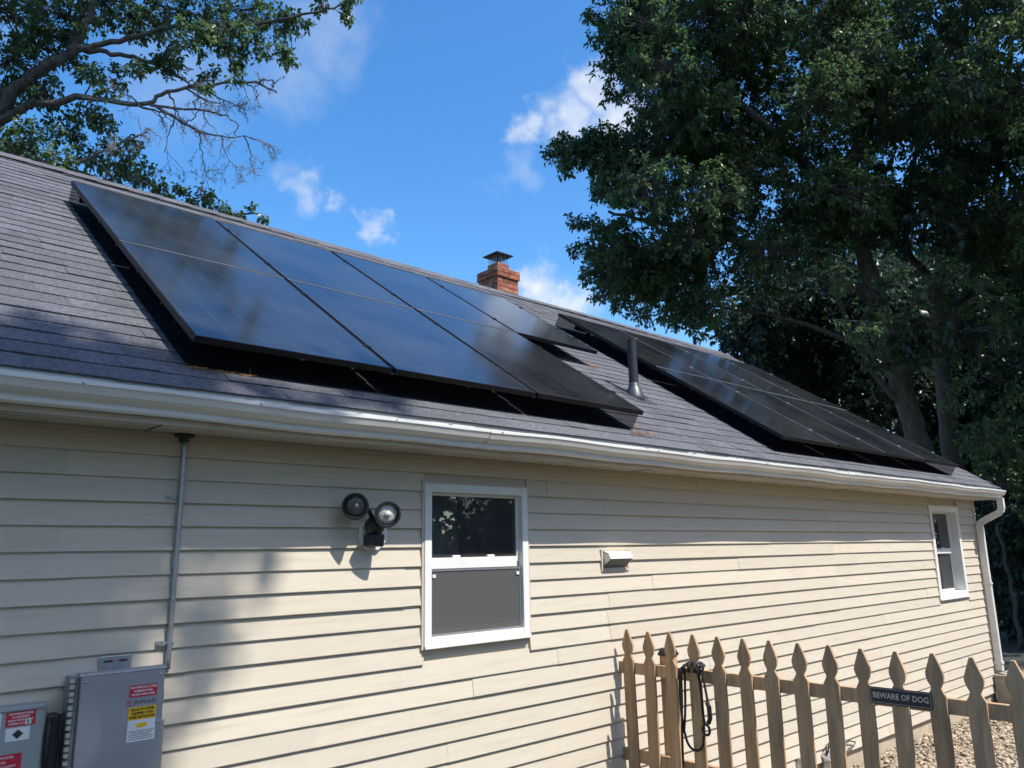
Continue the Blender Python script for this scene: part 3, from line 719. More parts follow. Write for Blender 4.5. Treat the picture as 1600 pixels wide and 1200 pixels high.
def meter_box():
    x0, x1, zt, zb, yf = .52, .918, -.575, -1.15, -.118
    o = thing('meter_box', (.72, 0, zb), 'grey-green electrical panel with red labels at the left edge of the wall', 'electrical box')
    MB().box(x0, x1, yf + .014, -.014, zb, zt).build('cabinet', M['box_green'], o, bevel=.006)
    MB().box(x0 + .012, x1 - .012, yf, yf + .014, zb + .01, zt - .016).build('door', M['box_green'], o, bevel=.003)
    MB().box(x0 + .03, x1 - .015, yf - .006, yf + .002, zt - .014, zt - .006).build('door_lip', M['box_green'], o, bevel=.002)
    yl = yf - .0012
    def plate(nm, mt, xa, xb, za, zb_): return MB().box(xa, xb, yl, yl + .0012, za, zb_).build(nm, mt, o)
    r_ = plate('label', M['red'], .768, .874, -.648, -.593)
    for i, s in enumerate(('PHOTOVOLTAIC POWER', '\u25b2 AC DISCONNECT', 'RATED AC OUTPUT CURRENT', 'NOMINAL AC VOLTAGE')): letter(s.replace('\u25b2', '!'), .0105, M['paper'], (.821, yl - .0006, -.601 - i * .0125), r_, .72 if i != 2 else .62, bold=.0003)
    MB().box(.838, .858, yl - .002, yl - .0008, -.645, -.624).build('sticker', M['paper'], r_)
    letter('B', .018, M['ink'], (.848, yl - .0026, -.6345), r_)
    p_ = plate('label', M['paper'], .772, .858, -.704, -.654)
    MB().prism([(.815, -.660), (.836, -.679), (.815, -.698), (.794, -.679)], yl - .0006, yl, 'y').build('emblem', M['print_grey'], p_)
    MB().prism([(.815, -.666), (.829, -.679), (.815, -.692), (.801, -.679)], yl - .001, yl - .0006, 'y').build('emblem_centre', M['ink'], p_)
    r2 = plate('label', M['red'], .70, .838, -.815, -.752)
    for i, s in enumerate(('SOLAR PV SYSTEM', 'RATED', 'MAXIMUM AC OUTPUT')): letter(s, .012, M['paper'], (.769, yl - .0006, -.764 - i * .017), r2, .8, bold=.0003)
    plate('label', M['paper'], .68, .752, -.72, -.588)
    # dark disconnect switch handle on the side
    h = MB(); h.box(x1, x1 + .055, -.105, -.02, -.90, -.628); hs_ = h.build('switch_housing', M['black_metal'], o, bevel=.006)
    MB().tube([(x1 + .012, -.112, -.64), (x1 + .006, -.13, -.68), (x1 + .006, -.13, -.78), (x1 + .01, -.112, -.82)], .009, 8).build('handle', M['black_metal'], hs_, smooth=True)
meter_box()

# floodlight
def floodlight():
    o = thing('floodlight', (2.55, 0, .1), 'twin-head motion floodlight mounted on the shaded siding left of the window', 'floodlight')
    b = MB(); b.prism([(2.545 + .098 * math.cos(R(a)), .125 + .10 * math.sin(R(a))) for a in range(22, 382, 45)], -.034, -.013, 'y'); b.build('base_plate', M['white'], o, bevel=.004)
    b = MB(); b.lathe([(.02, 0), (.046, .006), (.058, .03), (.056, .062), (.04, .085), (.012, .094)], (2.525, -.032, .168), (0, -1, .0), 20); b.build('sensor_dome', M['black_metal'], o, smooth=True)
    b = MB(); b.prism([(2.472, .055), (2.562, .05), (2.568, .122), (2.478, .122)], -.12, -.03, 'y'); b.build('sensor', M['black_metal'], o, bevel=.008)
    def head(c, d, lens, lab):
        c = Vector(c); d = Vector(d).normalized()
        b = MB(); b.lathe([(.016, -.12), (.022, -.108), (.034, -.092), (.05, -.06), (.064, -.02), (.072, .0), (.075, .026), (.064, .026), (.060, .004)], c, d, 28)
        h = b.build('lamp_head', M['black_metal'], o, smooth=False); tag(h, lab)
        MB().lathe([(.0585, .0), (.056, .007), (.04, .014), (.012, .0175)], c, d, 28).build('lens', lens, h, smooth=True)
        MB().lathe([(.020, .012), (.016, .020)], c + d * .003, d, 12).build('bulb_disc', lens, h, smooth=True)  # small raised disc in the lens material, not emissive
        MB().tube([c - d * .11, (c - d * .11 + Vector((2.525, -.07, .20))) / 2 + Vector((0, -.01, .012)), (2.525, -.07, .195)], .013, 10).build('arm', M['black_metal'], h, smooth=True)
    head((2.352, -.15, .276), (-.62, -.72, -.20), M['lens_shaded'], 'left lamp head turned down to the left')
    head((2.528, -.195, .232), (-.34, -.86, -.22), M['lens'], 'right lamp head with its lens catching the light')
floodlight()

# exhaust hood
o = thing('exhaust_vent', (4.69, 0, -.14), 'small weathered metal exhaust vent hood right of the window', 'vent')
b = MB(); b.box(4.545, 4.865, -.026, -.008, -.148, -.128); b.box(4.545, 4.565, -.026, -.008, -.128, .002); b.box(4.845, 4.865, -.026, -.008, -.128, .002); b.box(4.545, 4.865, -.026, -.008, .002, .016)
b.build('mounting_block', M['trim'], o, bevel=.002)
MB().box(4.565, 4.845, -.010, -.008, -.128, .002).build('backing', M['box_grey'], o)
b = MB(); b.prism([(-.01, .004), (-.072, -.014), (-.092, -.055), (-.088, -.058), (-.070, -.020), (-.01, -.002)], 4.572, 4.838, 'x')
for xx in (4.572, 4.834): b.prism([(-.01, .003), (-.072, -.015), (-.091, -.056), (-.01, -.115)], xx, xx + .004, 'x')
b.build('hood', M['white'], o)
b = MB(); b.prism([(-.085, -.06), (-.02, -.118), (-.018, -.115), (-.083, -.057)], 4.580, 4.830, 'x'); b.build('flap', M['print_grey'], o)

# outlet boxes low on the wall and their cables
o = thing('outlet_box', (7.72, 0, -2.07), 'small grey weatherproof outlet box with cables low on the wall', 'outlet box')
MB().box(7.62, 7.80, -.085, -.014, -2.08, -1.965).build('housing', M['alu'], o, bevel=.008)
MB().prism([(-.10, -1.975), (-.014, -1.935), (-.014, -1.96), (-.10, -1.985)], 7.60, 7.82, 'x').build('lid', M['alu'], o, bevel=.004)
MB().box(7.685, 7.705, -.089, -.083, -2.02, -1.99).build('socket', M['ink'], o)
b = MB(); b.tube([(7.70, -.08, -2.0), (7.70, -.12, -2.05), (7.74, -.13, -2.13), (7.9, -.12, -2.18)], .007, 6)
b.tube([(7.63, -.05, -1.95), (7.65, -.05, -1.86), (7.72, -.045, -1.85), (7.78, -.05, -1.90), (7.95, -.045, -1.92), (8.15, -.04, -1.90), (8.28, -.04, -1.93), (8.24, -.04, -1.965), (8.1, -.04, -1.97)], .006, 6)
b.tube([(7.64, -.05, -1.95), (7.66, -.06, -1.90), (7.69, -.055, -1.86), (7.68, -.05, -1.93)], .006, 6)
b.build('cable', M['cable'], o, smooth=True)
o = thing('junction_box', (7.18, 0, -2.1), 'tilted grey utility box low on the wall seen between the pickets', 'utility box')
MB().prism([(7.10, -2.10), (7.24, -2.10), (7.28, -1.90), (7.13, -1.885)], -.07, -.014, 'y').build('housing', M['galv'], o, bevel=.006)
MB().prism([(7.12, -2.08), (7.22, -2.08), (7.255, -1.92), (7.15, -1.905)], -.074, -.07, 'y').build('cover', M['alu'], o, bevel=.001)

# planter under the downspout
def planter():
    x0, x1, y0, y1, zb, zt = 12.62, 13.35, -.50, -.03, GZ, -1.80
    o = thing('planter_box', ((x0 + x1) / 2, (y0 + y1) / 2, zb), 'tan planter box under the downspout at the house corner', 'planter')
    b = MB(); t = .03
    b.prism([(x0, y0), (x1, y0), (x1, y0 + t), (x0, y0 + t)], zb, zt, 'z'); b.prism([(x0, y1 - t), (x1, y1 - t), (x1, y1), (x0, y1)], zb, zt, 'z')
    b.prism([(x0, y0 + t), (x0 + t, y0 + t), (x0 + t, y1 - t), (x0, y1 - t)], zb, zt, 'z'); b.prism([(x1 - t, y0 + t), (x1, y0 + t), (x1, y1 - t), (x1 - t, y1 - t)], zb, zt, 'z')
    b.build('sides', M['planter'], o, bevel=.004)
    b = MB(); r_ = .018
    b.box(x0 - r_, x1 + r_, y0 - r_, y0 + t, zt, zt + .03); b.box(x0 - r_, x1 + r_, y1 - t, y1, zt, zt + .03); b.box(x0 - r_, x0 + t, y0 + t, y1 - t, zt, zt + .03); b.box(x1 - t, x1 + r_, y0 + t, y1 - t, zt, zt + .03)
    b.build('rim', M['planter'], o, bevel=.006)
    MB().box(x0 + t, x1 - t, y0 + t, y1 - t, zt - .06, zt - .02).build('soil', M['soil'], o)
    k = 0
    for (x, y, rr) in ((12.74, -.38, .075), (12.80, -.20, .06), (12.92, -.33, .07), (13.05, -.2, .065), (13.1, -.4, .06), (12.72, -.12, .055)):
        b = MB(); b.lathe([(.3 * rr, -.6 * rr), (.8 * rr, -.45 * rr), (1.05 * rr, 0), (.85 * rr, .42 * rr), (.35 * rr, .62 * rr)], (x, y, zt + .02), (random.uniform(-.3, .3), random.uniform(-.3, .3), 1), 10)
        tag(b.build('stone', mat_stone, org=(x, y, zt - .02), smooth=True), ('rounded buff stone lying in the planter, ' + ('at the front left', 'behind the first at the left', 'second along the front', 'at the back right', 'at the front right', 'at the back left corner')[k]), 'stone', 'stones in the planter'); k += 1
mat_stone = mat('buff_stone', (.42, .31, .21), .85, var=.2, vscale=15)
planter()

# ------------------------------------------------------------------ picket fence
FX0, FY0, FDX, FDY, FZT = 4.70, -.117, -.0035, -.1939, -.57
def fence():
    NP = 18
    o = thing('picket_fence', (4.68, -1.7, GZ), 'weathered brown wooden picket fence with gothic tops running out from the house wall', 'fence')
    hw = .046
    prof = [(-.009, 0), (.009, 0), (.030, -.055), (.045, -.098), (.047, -.118), (.040, -.145), (.028, -.168), (.026, -.178), (.034, -.196), (.046, -.216), (.046, GZ - FZT + .05), (-.046, GZ - FZT + .05), (-.046, -.216), (-.034, -.196), (-.026, -.178), (-.028, -.168), (-.040, -.145), (-.047, -.118), (-.045, -.098), (-.030, -.055)]
    variants = []
    for v in range(4):
        me = MB().prism([(y * random.uniform(.97, 1.03), z) for y, z in prof], -.0095, .0095, 'x').mesh('picket', M['wood']); variants.append(me)
    for i in range(NP):
        p = piece('picket', variants[i % 4], (FX0 + FDX * i - .012, FY0 + FDY * i + random.uniform(-.003, .003), FZT + random.uniform(-.006, .006)), o, rot=(random.uniform(-.010, .010), random.uniform(-.012, .012), random.uniform(-.05, .05)))
        bv = p.modifiers.new('bevel', 'BEVEL'); bv.width = .003; bv.segments = 2; bv.limit_method = 'ANGLE'; bv.angle_limit = R(50)
    yend = FY0 + FDY * (NP - 1) - .12
    me = MB()
    for k, z in enumerate((-.835, -1.43, -2.02)):
        b = MB(); xa = FX0 + .0; xe = FX0 + FDX * (NP - 1)
        vs = [(xa, -.012, z - .04), (xa + .038, -.012, z - .04), (xa + .038, -.012, z + .04), (xa, -.012, z + .04), (xe, yend, z - .04), (xe + .038, yend, z - .04), (xe + .038, yend, z + .04), (xe, yend, z + .04)]
        b.add(vs, [(0, 1, 2, 3), (7, 6, 5, 4), (0, 4, 5, 1), (1, 5, 6, 2), (2, 6, 7, 3), (3, 7, 4, 0)]); b.build('rail', M['wood'], o, bevel=.003)
    for y, top in ((-.405, -.685), (-3.0, -.685)):
        x = FX0 + .085
        p = MB().box(x - .045, x + .045, y - .045, y + .045, GZ - .05, top - .05).build('post', M['wood'], o, bevel=.004)
        c = MB(); c.box(x - .054, x + .054, y - .054, y + .054, top - .05, top - .028); c.prism([(x - .05, top - .028), (x + .05, top - .028), (x + .03, top), (x - .03, top)], y - .05, y + .05, 'y'); c.build('post_cap', M['black_metal'], p, bevel=.005)
    nail = MB().lathe([(.004, 0), (.004, .002)], (0, 0, 0), (-1, 0, 0), 6).mesh('nail', M['galv'])
    for i in range(NP):
        for dz in (-.85, -.82): piece('nail', nail, (FX0 + FDX * i - .022, FY0 + FDY * i + random.uniform(-.02, .02), dz + random.uniform(-.006, .006)), o)
fence()
def sign():
    x = 4.70 - .0035 * 10 - .025; y0, y1, zc, h = -1.895, -2.225, -.815, .088
    o = thing('dog_sign', (x, (y0 + y1) / 2, zc), 'small black BEWARE OF DOG sign fixed across the pickets', 'sign')
    MB().box(x - .003, x, y1, y0, zc - h / 2, zc + h / 2).build('plate', M['sign'], o, bevel=.001)
    b = MB(); t = .003; e = x - .0036
    for (ya, yb_, za, zb) in ((y1 + .005, y0 - .005, zc + h / 2 - .008, zc + h / 2 - .006), (y1 + .005, y0 - .005, zc - h / 2 + .006, zc - h / 2 + .008), (y1 + .005, y1 + .007, zc - h / 2 + .008, zc + h / 2 - .008), (y0 - .007, y0 - .005, zc - h / 2 + .008, zc + h / 2 - .008)): b.box(e, x - .003, ya, yb_, za, zb)
    b.build('border', M['sign_ink'], o)
    me = text_mesh('BEWARE OF DOG', .043, M['sign_ink'], extr=.0004, bold=.0009)
    p = piece('lettering', me, (x - .0034, (y0 + y1) / 2, zc), o); p.rotation_euler = (math.pi / 2, 0, -math.pi / 2)
    wd = max(v.co.x for v in me.vertices) - min(v.co.x for v in me.vertices); p.scale = (.295 / wd, 1, 1)
sign()
def leash():
    px = FX0 + FDX * 3 - .012; py = FY0 + FDY * 3; xf = px - .022
    o = thing('dog_leash', (px, py, -.77), 'black dog leash looped over a picket beside the gate post', 'leash')
    def strand(pts, r_=.0085):
        # smooth the polyline
        P = [Vector(p) for p in pts]; out = []
        for i in range(len(P) - 1):
            p0 = P[max(i - 1, 0)]; p1 = P[i]; p2 = P[i + 1]; p3 = P[min(i + 2, len(P) - 1)]
            for k in range(6):
                t = k / 6; out.append(.5 * ((2 * p1) + (p2 - p0) * t + (2 * p0 - 5 * p1 + 4 * p2 - p3) * t * t + (3 * p1 - p0 - 3 * p2 + p3) * t ** 3))
        out.append(P[-1]); return out, r_
    b = MB()
    L = [[(xf - .012, py + .098, -.80), (xf - .012, py + .108, -.95), (xf - .014, py + .100, -1.12), (xf - .016, py + .065, -1.26), (xf - .018, py + .00, -1.295), (xf - .016, py - .055, -1.25), (xf - .014, py - .07, -1.10), (xf - .012, py - .062, -.92), (xf - .010, py - .055, -.80), (px + .03, py - .03, -.755), (px + .045, py + .03, -.755), (px + .02, py + .07, -.765), (xf - .012, py + .098, -.80)],
         [(xf - .03, py + .075, -.79), (xf - .032, py + .078, -.95), (xf - .03, py + .09, -1.10), (xf - .028, py + .10, -1.25), (xf - .026, py + .105, -1.40), (xf - .024, py + .10, -1.60), (xf - .02, py + .12, -1.80)],
         [(xf - .03, py + .075, -.79), (px + .02, py + .05, -.752), (px + .04, py - .02, -.752), (px + .01, py - .065, -.765), (xf - .02, py - .09, -.80), (xf - .022, py - .105, -.90), (xf - .022, py - .118, -.985)],
         [(xf - .02, py + .05, -.785), (xf - .022, py + .055, -.9), (xf - .022, py + .065, -1.05), (xf - .02, py + .085, -1.18)],
         [(xf - .022, py - .05, -.79), (xf - .024, py - .07, -.90), (xf - .026, py - .075, -1.05), (xf - .024, py - .09, -1.13)]]
    for q in L:
        pts, r_ = strand(q); b.tube(pts, r_, 7)
    b.build('strap', M['rope'], o, smooth=True)
    b = MB()
    for k, (dy, dz) in enumerate(((.06, .0), (.02, .012), (-.03, .012), (-.07, .0))):
        b.tube([(xf - .026, py + dy, -.79 + dz - .03), (xf - .02, py + dy * .9, -.768 + dz), (px + .03, py + dy * .8, -.765 + dz)], .012, 7)
    b.build('coil', M['rope'], o, smooth=True)
    MB().tube([(xf - .022, py - .112, -.985), (xf - .03, py - .13, -1.01), (xf - .03, py - .132, -1.08), (xf - .022, py - .112, -1.11)], .016, 8).build('grip', M['black_metal'], o, smooth=True)
    b = MB(); b.tube([Vector((xf - .024, py - .092 + .028 * math.cos(t), -1.155 + .032 * math.sin(t))) for t in np.linspace(0, 2 * math.pi, 18)], .009, 7); b.build('clip', M['black_metal'], o, smooth=True)
leash()

# gravel
def gravel():
    phi = (1 + 5 ** .5) / 2
    ico = np.array([(-1, phi, 0), (1, phi, 0), (-1, -phi, 0), (1, -phi, 0), (0, -1, phi), (0, 1, phi), (0, -1, -phi), (0, 1, -phi), (phi, 0, -1), (phi, 0, 1), (-phi, 0, -1), (-phi, 0, 1)]) / 1.9
    fc = np.array([(0, 11, 5), (0, 5, 1), (0, 1, 7), (0, 7, 10), (0, 10, 11), (1, 5, 9), (5, 11, 4), (11, 10, 2), (10, 7, 6), (7, 1, 8), (3, 9, 4), (3, 4, 2), (3, 2, 6), (3, 6, 8), (3, 8, 9), (4, 9, 5), (2, 4, 11), (6, 2, 10), (8, 6, 7), (9, 8, 1)])
    n = 24000
    x = rng.uniform(6.8, 15.5, n); y = rng.uniform(-3.2, 0.015, n)
    keep = ~((x > 12.55) & (x < 13.4) & (y > -.53))
    x, y = x[keep], y[keep]; n = len(x)
    r_ = rng.uniform(.012, .028, n)
    V = ico[None] * rng.uniform(.75, 1.2, (n, 12, 1)) * r_[:, None, None] * np.stack([rng.uniform(.8, 1.5, n), rng.uniform(.8, 1.4, n), rng.uniform(.5, .9, n)], 1)[:, None]
    a = rng.uniform(0, 6.28, n); ca, sa = np.cos(a)[:, None], np.sin(a)[:, None]
    X = V[..., 0] * ca - V[..., 1] * sa + x[:, None]; Y = V[..., 0] * sa + V[..., 1] * ca + y[:, None]; Z = V[..., 2] + GZ + .008 + rng.uniform(0, .02, n)[:, None]
    Y = np.minimum(Y, .018)
    v = np.stack([X, Y, Z], -1).reshape(-1, 3); f = (fc[None] + (np.arange(n) * 12)[:, None, None]).reshape(-1, 3)
    me = fast_mesh('gravel', v, f, M['gravel']); o = bpy.data.objects.new('gravel', me); col.objects.link(o)
    tag(o, 'buff gravel strip along the house wall behind the fence', 'gravel', kind='stuff')
def fast_mesh(name, v, f, mt, smooth=False):
    me = bpy.data.meshes.new(name); nv, nf, k = len(v), len(f), f.shape[1]
    me.vertices.add(nv); me.vertices.foreach_set('co', np.asarray(v, np.float32).ravel())
    me.loops.add(nf * k); me.loops.foreach_set('vertex_index', np.asarray(f, np.int32).ravel())
    me.polygons.add(nf); me.polygons.foreach_set('loop_start', np.arange(0, nf * k, k, dtype=np.int32)); me.polygons.foreach_set('loop_total', np.full(nf, k, np.int32))
    me.materials.append(mt); me.update(calc_edges=True); me.validate(); return me
gravel()

# ------------------------------------------------------------------ trees
def unit(v): return v / np.maximum(np.linalg.norm(v, axis=-1, keepdims=True), 1e-9)
def leaf_arrays(tips, dirs, per, size, droop=.35):
    """rosettes of folded, pointed leaves round each twig tip"""
    n = len(tips) * per
    T = np.repeat(tips, per, 0); Dd = np.repeat(dirs, per, 0)
    d = unit(Dd * .55 + rng.normal(0, .75, (n, 3)) + np.array([0, 0, -droop]))
    base = T - Dd * rng.uniform(0, .16, (n, 1)) + rng.normal(0, .03, (n, 3))
    L = size * rng.uniform(.65, 1.25, (n, 1)); Wd = L * rng.uniform(.20, .30, (n, 1))
    up = unit(np.array([0, 0, 1.]) + rng.normal(0, .55, (n, 3)))
    side = unit(np.cross(d, up)); nrm = np.cross(side, d)
    b0 = base + d * L * .15; mid = base + d * L * .6; tip = base + d * L + np.array([0, 0, -1]) * L * .18
    s1 = mid + side * Wd + nrm * Wd * .35; s2 = mid - side * Wd + nrm * Wd * .35
    V = np.stack([b0, s1, tip, s2], 1).reshape(-1, 3); k = np.arange(n)[:, None] * 4
    F = np.concatenate([np.stack([k[:, 0], k[:, 0] + 1, k[:, 0] + 2], 1), np.stack([k[:, 0], k[:, 0] + 2, k[:, 0] + 3], 1)], 0)
    return V, F
def curve(pts, sub=5, wob=.0):
    P = [Vector(p) for p in pts]; out = []
    for i in range(len(P) - 1):
        p0 = P[max(i - 1, 0)]; p1 = P[i]; p2 = P[i + 1]; p3 = P[min(i + 2, len(P) - 1)]
        for k in range(sub):
            t = k / sub; q = .5 * ((2 * p1) + (p2 - p0) * t + (2 * p0 - 5 * p1 + 4 * p2 - p3) * t * t + (3 * p1 - p0 - 3 * p2 + p3) * t ** 3)
            if wob and (i or k): q = q + Vector((random.gauss(0, wob), random.gauss(0, wob), random.gauss(0, wob)))
            out.append(q)
    out.append(P[-1]); return out
def bare_twigs(b, pts, r_, depth=0):
    """a leafless limb with crooked side twigs"""
    P = curve(pts, 4, .015); n = len(P)
    b.tube(P, [r_ * (1 - .75 * i / (n - 1)) for i in range(n)], 6 if depth == 0 else 4)
    if depth >= 3: return
    for i in range(max(1, n // 4), n):
        if random.random() < (.42, .42, .3)[depth]:
            d = (P[min(i + 1, n - 1)] - P[i - 1]).normalized(); s = d.orthogonal().normalized(); s.rotate(Matrix.Rotation(random.uniform(0, 6.28), 3, d))
            L = (1.0, .5, .25)[depth] * random.uniform(.5, 1.1) * (1.2 - .6 * i / n)
            q = P[i]; pts2 = [q]; dd = (d * .8 + s * .8 + Vector((0, 0, -.25))).normalized()
            for _ in range(3):
                dd = (dd + Vector((random.gauss(0, .35), random.gauss(0, .35), random.gauss(0, .3) - .06))).normalized(); q = q + dd * L / 3; pts2.append(q)
            bare_twigs(b, pts2, max(.004, r_ * .42), depth + 1)
def tree(name, label, limbs, clumps, leafm, tips_per=46, per=11, size=.15, bare=None, group=None, barkm=None):
    """limbs: (points, r0, r1), the first is the trunk; clumps: (centre, radius, tip factor)"""
    barkm = barkm or M['bark']
    base = Vector(limbs[0][0][0]); o = thing(name, base, label, 'tree', group)
    lpts = []
    b = MB()
    for i, (pts, r0, r1) in enumerate(limbs):
        P = curve(pts, 5, .02); n = len(P); rad = [r0 + (r1 - r0) * (k / (n - 1)) ** .8 for k in range(n)]
        b.tube(P, rad, 12 if r0 > .1 else 8)
        lpts += [(p, r_) for p, r_ in zip(P, rad)]
        if i == 0: b.build('trunk', barkm, o, smooth=True); b = MB()
    lp = np.array([tuple(p) for p, _ in lpts]); lr = [r_ for _, r_ in lpts]
    tips = []; dirs = []
    clumps = sorted(clumps, key=lambda q: np.linalg.norm(lp - np.array(q[0]), axis=1).min())     # grow outward, so far clumps branch off nearer boughs
    for (c, rr, fac) in clumps:
        c = np.array(c); dl = np.linalg.norm(lp - c, axis=1) + np.maximum(0, lp[:, 2] - c[2]) * .8; j = int(dl.argmin())
        st = Vector(lp[j]); cc = Vector(c); midp = (st + cc) / 2 + Vector((random.gauss(0, .12), random.gauss(0, .12), .1)) * dl[j] * .5
        P = curve([st, midp, cc], 4, .02 * min(1, dl[j])); n = len(P); r0 = min(lr[j] * .6, .012 + .012 * dl[j] + .012 * rr)
        b.tube(P, [r0 * (1 - .72 * k / (n - 1)) for k in range(n)], 5)
        lp = np.concatenate([lp, np.array([tuple(p_) for p_ in P[2:]])]); lr += [r0 * (1 - .72 * k / (n - 1)) for k in range(2, n)]
        nt_ = max(4, int(tips_per * fac * rr ** 2))
        u = unit(rng.normal(0, 1, (nt_, 3))); rad = rr * rng.uniform(.25, 1, (nt_, 1)) ** .45
        p = c + u * rad * np.array([1, 1, .8])
        # open the clump up: drop tips in a few random pockets
        for _ in range(2):
            h = c + unit(rng.normal(0, 1, (1, 3))) * rr * .8; k = np.linalg.norm(p - h, axis=1) > rr * .38; p, u = p[k], u[k]
        for q, uu in zip(p, u):
            b.tube([P[random.randrange(len(P) // 2, len(P))], Vector((c + (q - c) * .55 + rng.normal(0, .06, 3))), Vector(q)], [.009, .006, .003], 3, cap=False)
        tips.append(p); dirs.append(unit(u + rng.normal(0, .3, u.shape)))
    b.build('branches', barkm, o)
    V, F = leaf_arrays(np.concatenate(tips), np.concatenate(dirs), per, size)
    k = bpy.data.objects.new('crown', fast_mesh('crown', V - np.array(base), F, leafm)); col.objects.link(k); k.parent = o
    if bare:
        bb = MB()
        for pts, r_ in bare: bare_twigs(bb, pts, r_)
        bb.build('bare_branches', M['deadwood'], o)
    return o
def inside(poly, x, y):
    c = False; j = len(poly) - 1
    for i in range(len(poly)):
        if (poly[i][1] > y) != (poly[j][1] > y) and x < (poly[j][0] - poly[i][0]) * (y - poly[i][1]) / (poly[j][1] - poly[i][1]) + poly[i][0]: c = not c
        j = i
    return c
def fill(poly, n, d0, d1, r0, r1, fac=1, tight=.8):
    xs = [p[0] for p in poly]; ys = [p[1] for p in poly]; out = []; tries = 0
    while len(out) < n and tries < n * 60:
        tries += 1
        x, y = random.uniform(min(xs), max(xs)), random.uniform(min(ys), max(ys)); d = random.uniform(d0, d1); rr = random.uniform(r0, r1); pr = rr * FPX / d * tight
        if inside(poly, x, y) and all(inside(poly, x + pr * math.cos(a), y + pr * math.sin(a)) for a in (0, 1.05, 2.1, 3.14, 4.2, 5.25)):
            out.append((tuple(at(x, y, d)), rr, fac))
    return out
def gp(x, depth):               # ground point in the direction of pixel column x
    P = at(x, 850, depth); return Vector((P.x, P.y, GZ))

# left oak behind the house
D1 = 15.0
A_ = lambda x, y, d=D1: tuple(at(x, y, d))
lb = gp(-130, D1)
limbs = [([lb, A_(-110, 480), A_(-60, 330), A_(-25, 230), A_(-5, 165)], .32, .17),
         ([A_(-5, 175), A_(35, 130), A_(70, 105), A_(110, 82), A_(125, 55), A_(140, 20), A_(170, -60), A_(190, -200)], .14, .045),
         ([A_(70, 105), A_(120, 80), A_(170, 66), A_(250, 46), A_(300, 38), A_(420, 35), A_(500, 18), A_(545, 5)], .075, .014),
         ([A_(120, 80), A_(165, 80), A_(220, 92), A_(260, 108), A_(295, 130)], .06, .02),
         ([A_(-5, 190), A_(30, 172), A_(60, 160), A_(130, 152)], .10, .06),
         ([A_(110, 82), A_(122, 40), A_(128, -10), A_(120, -120)], .09, .03),
         ([A_(-60, 330), A_(20, 250), A_(90, 262, 15.6), A_(200, 300, 16.2), A_(300, 330, 16.8), A_(410, 335, 17)], .12, .015),
         ([A_(-5, 165), A_(-40, 60), A_(-60, -80), A_(-50, -260)], .19, .06),
         ([A_(-25, 230), A_(-120, 140), A_(-220, 40), A_(-300, -60)], .15, .05)]
cl = []
for (x, y, rp, f_) in [(30, 30, 60, 1), (95, 25, 55, 1), (25, 95, 60, 1.1), (75, 75, 45, 1), (70, 140, 40, 1), (25, 150, 35, .9), (170, 15, 50, 1), (215, 35, 42, 1), (265, 15, 50, 1), (325, 20, 50, 1), (350, 50, 42, 1), (300, 62, 40, 1),
                       (390, 15, 42, 1), (430, 35, 36, .9), (465, 35, 26, .8), (400, 70, 32, .8), (440, 85, 24, .9), (455, 97, 18, 1), (360, 90, 30, .8), (370, 118, 22, .8), (262, 75, 34, .9), (250, 105, 28, .8), (215, 108, 22, .8), (190, 120, 24, .8),
                       (278, 108, 18, 1), (325, 118, 20, .9), (322, 140, 12, .9), (148, 118, 28, .9), (165, 140, 22, .8), (130, 105, 26, .9), (130, 175, 30, .9), (160, 195, 28, .9), (100, 205, 38, 1), (185, 190, 18, .7), (50, 215, 42, 1), (20, 225, 36, 1),
                       (545, 30, 14, 1.6), (535, 8, 14, 1.2), (500, 5, 20, .8), (548, -10, 22, 1), (150, 240, 34, 1), (200, 245, 30, 1), (208, 225, 18, .9), (90, 250, 34, 1), (225, 275, 26, 1), (180, 270, 30, 1), (255, 295, 22, 1), (285, 298, 16, 1), (320, 308, 22, 1), (345, 325, 16, 1), (300, 315, 18, 1), (265, 312, 18, 1)]:
    d = random.uniform(14.2, 16.3); cl.append((tuple(at(x, y, d)), rp / FPX * d, f_ * 1.15))
for (x, y, rp) in [(358, 334, 10), (396, 326, 9), (412, 342, 9), (375, 338, 8)]:
    cl.append((tuple(at(x, y, 16.9)), rp / FPX * 16.9, 2.2))
cl += fill([(-520, -520), (520, -480), (590, -150), (575, -30), (250, -60), (0, -30), (-10, 260), (-260, 300), (-500, 150)], 75, 13, 18, .8, 1.35, .5)
bare = [([A_(130, 152), A_(180, 160), A_(232, 162), A_(262, 145), A_(330, 132), A_(400, 128), A_(432, 145)], .06),
        ([A_(232, 162), A_(290, 172), A_(345, 177), A_(372, 195)], .032),
        ([A_(236, 164), A_(275, 186), A_(310, 204), A_(345, 213), A_(390, 215)], .034),
        ([A_(345, 213), A_(352, 235), A_(358, 252)], .014), ([A_(290, 138), A_(325, 158), A_(355, 166)], .02), ([A_(272, 186), A_(262, 215), A_(255, 240)], .014),
        ([A_(85, 262, 14.6), A_(140, 245, 14.4), A_(190, 222, 14.2), A_(222, 210, 14.1), A_(232, 200, 14.1)], .035)]
tree('oak_tree', 'tall oak behind the house at the left with bare dead limbs reaching over the roof', limbs, cl, M['leaf'], tips_per=125, per=13, size=.125, bare=bare)
# pale young tree low behind the left roof edge
pb = gp(-30, 17.5)
tree('young_tree', 'pale green sapling showing low over the ridge at the far left', [([pb, A_(-20, 420, 17.5), A_(10, 260, 17.5)], .09, .03)],
     [(tuple(at(x, y, 17.4)), r_ / FPX * 17.4, 1.3) for x, y, r_ in ((15, 240, 26), (45, 250, 22), (0, 270, 34), (-40, 250, 36), (60, 275, 26), (160, 285, 16), (145, 278, 14))], M['leaf_pale'], tips_per=80, per=11, size=.15)

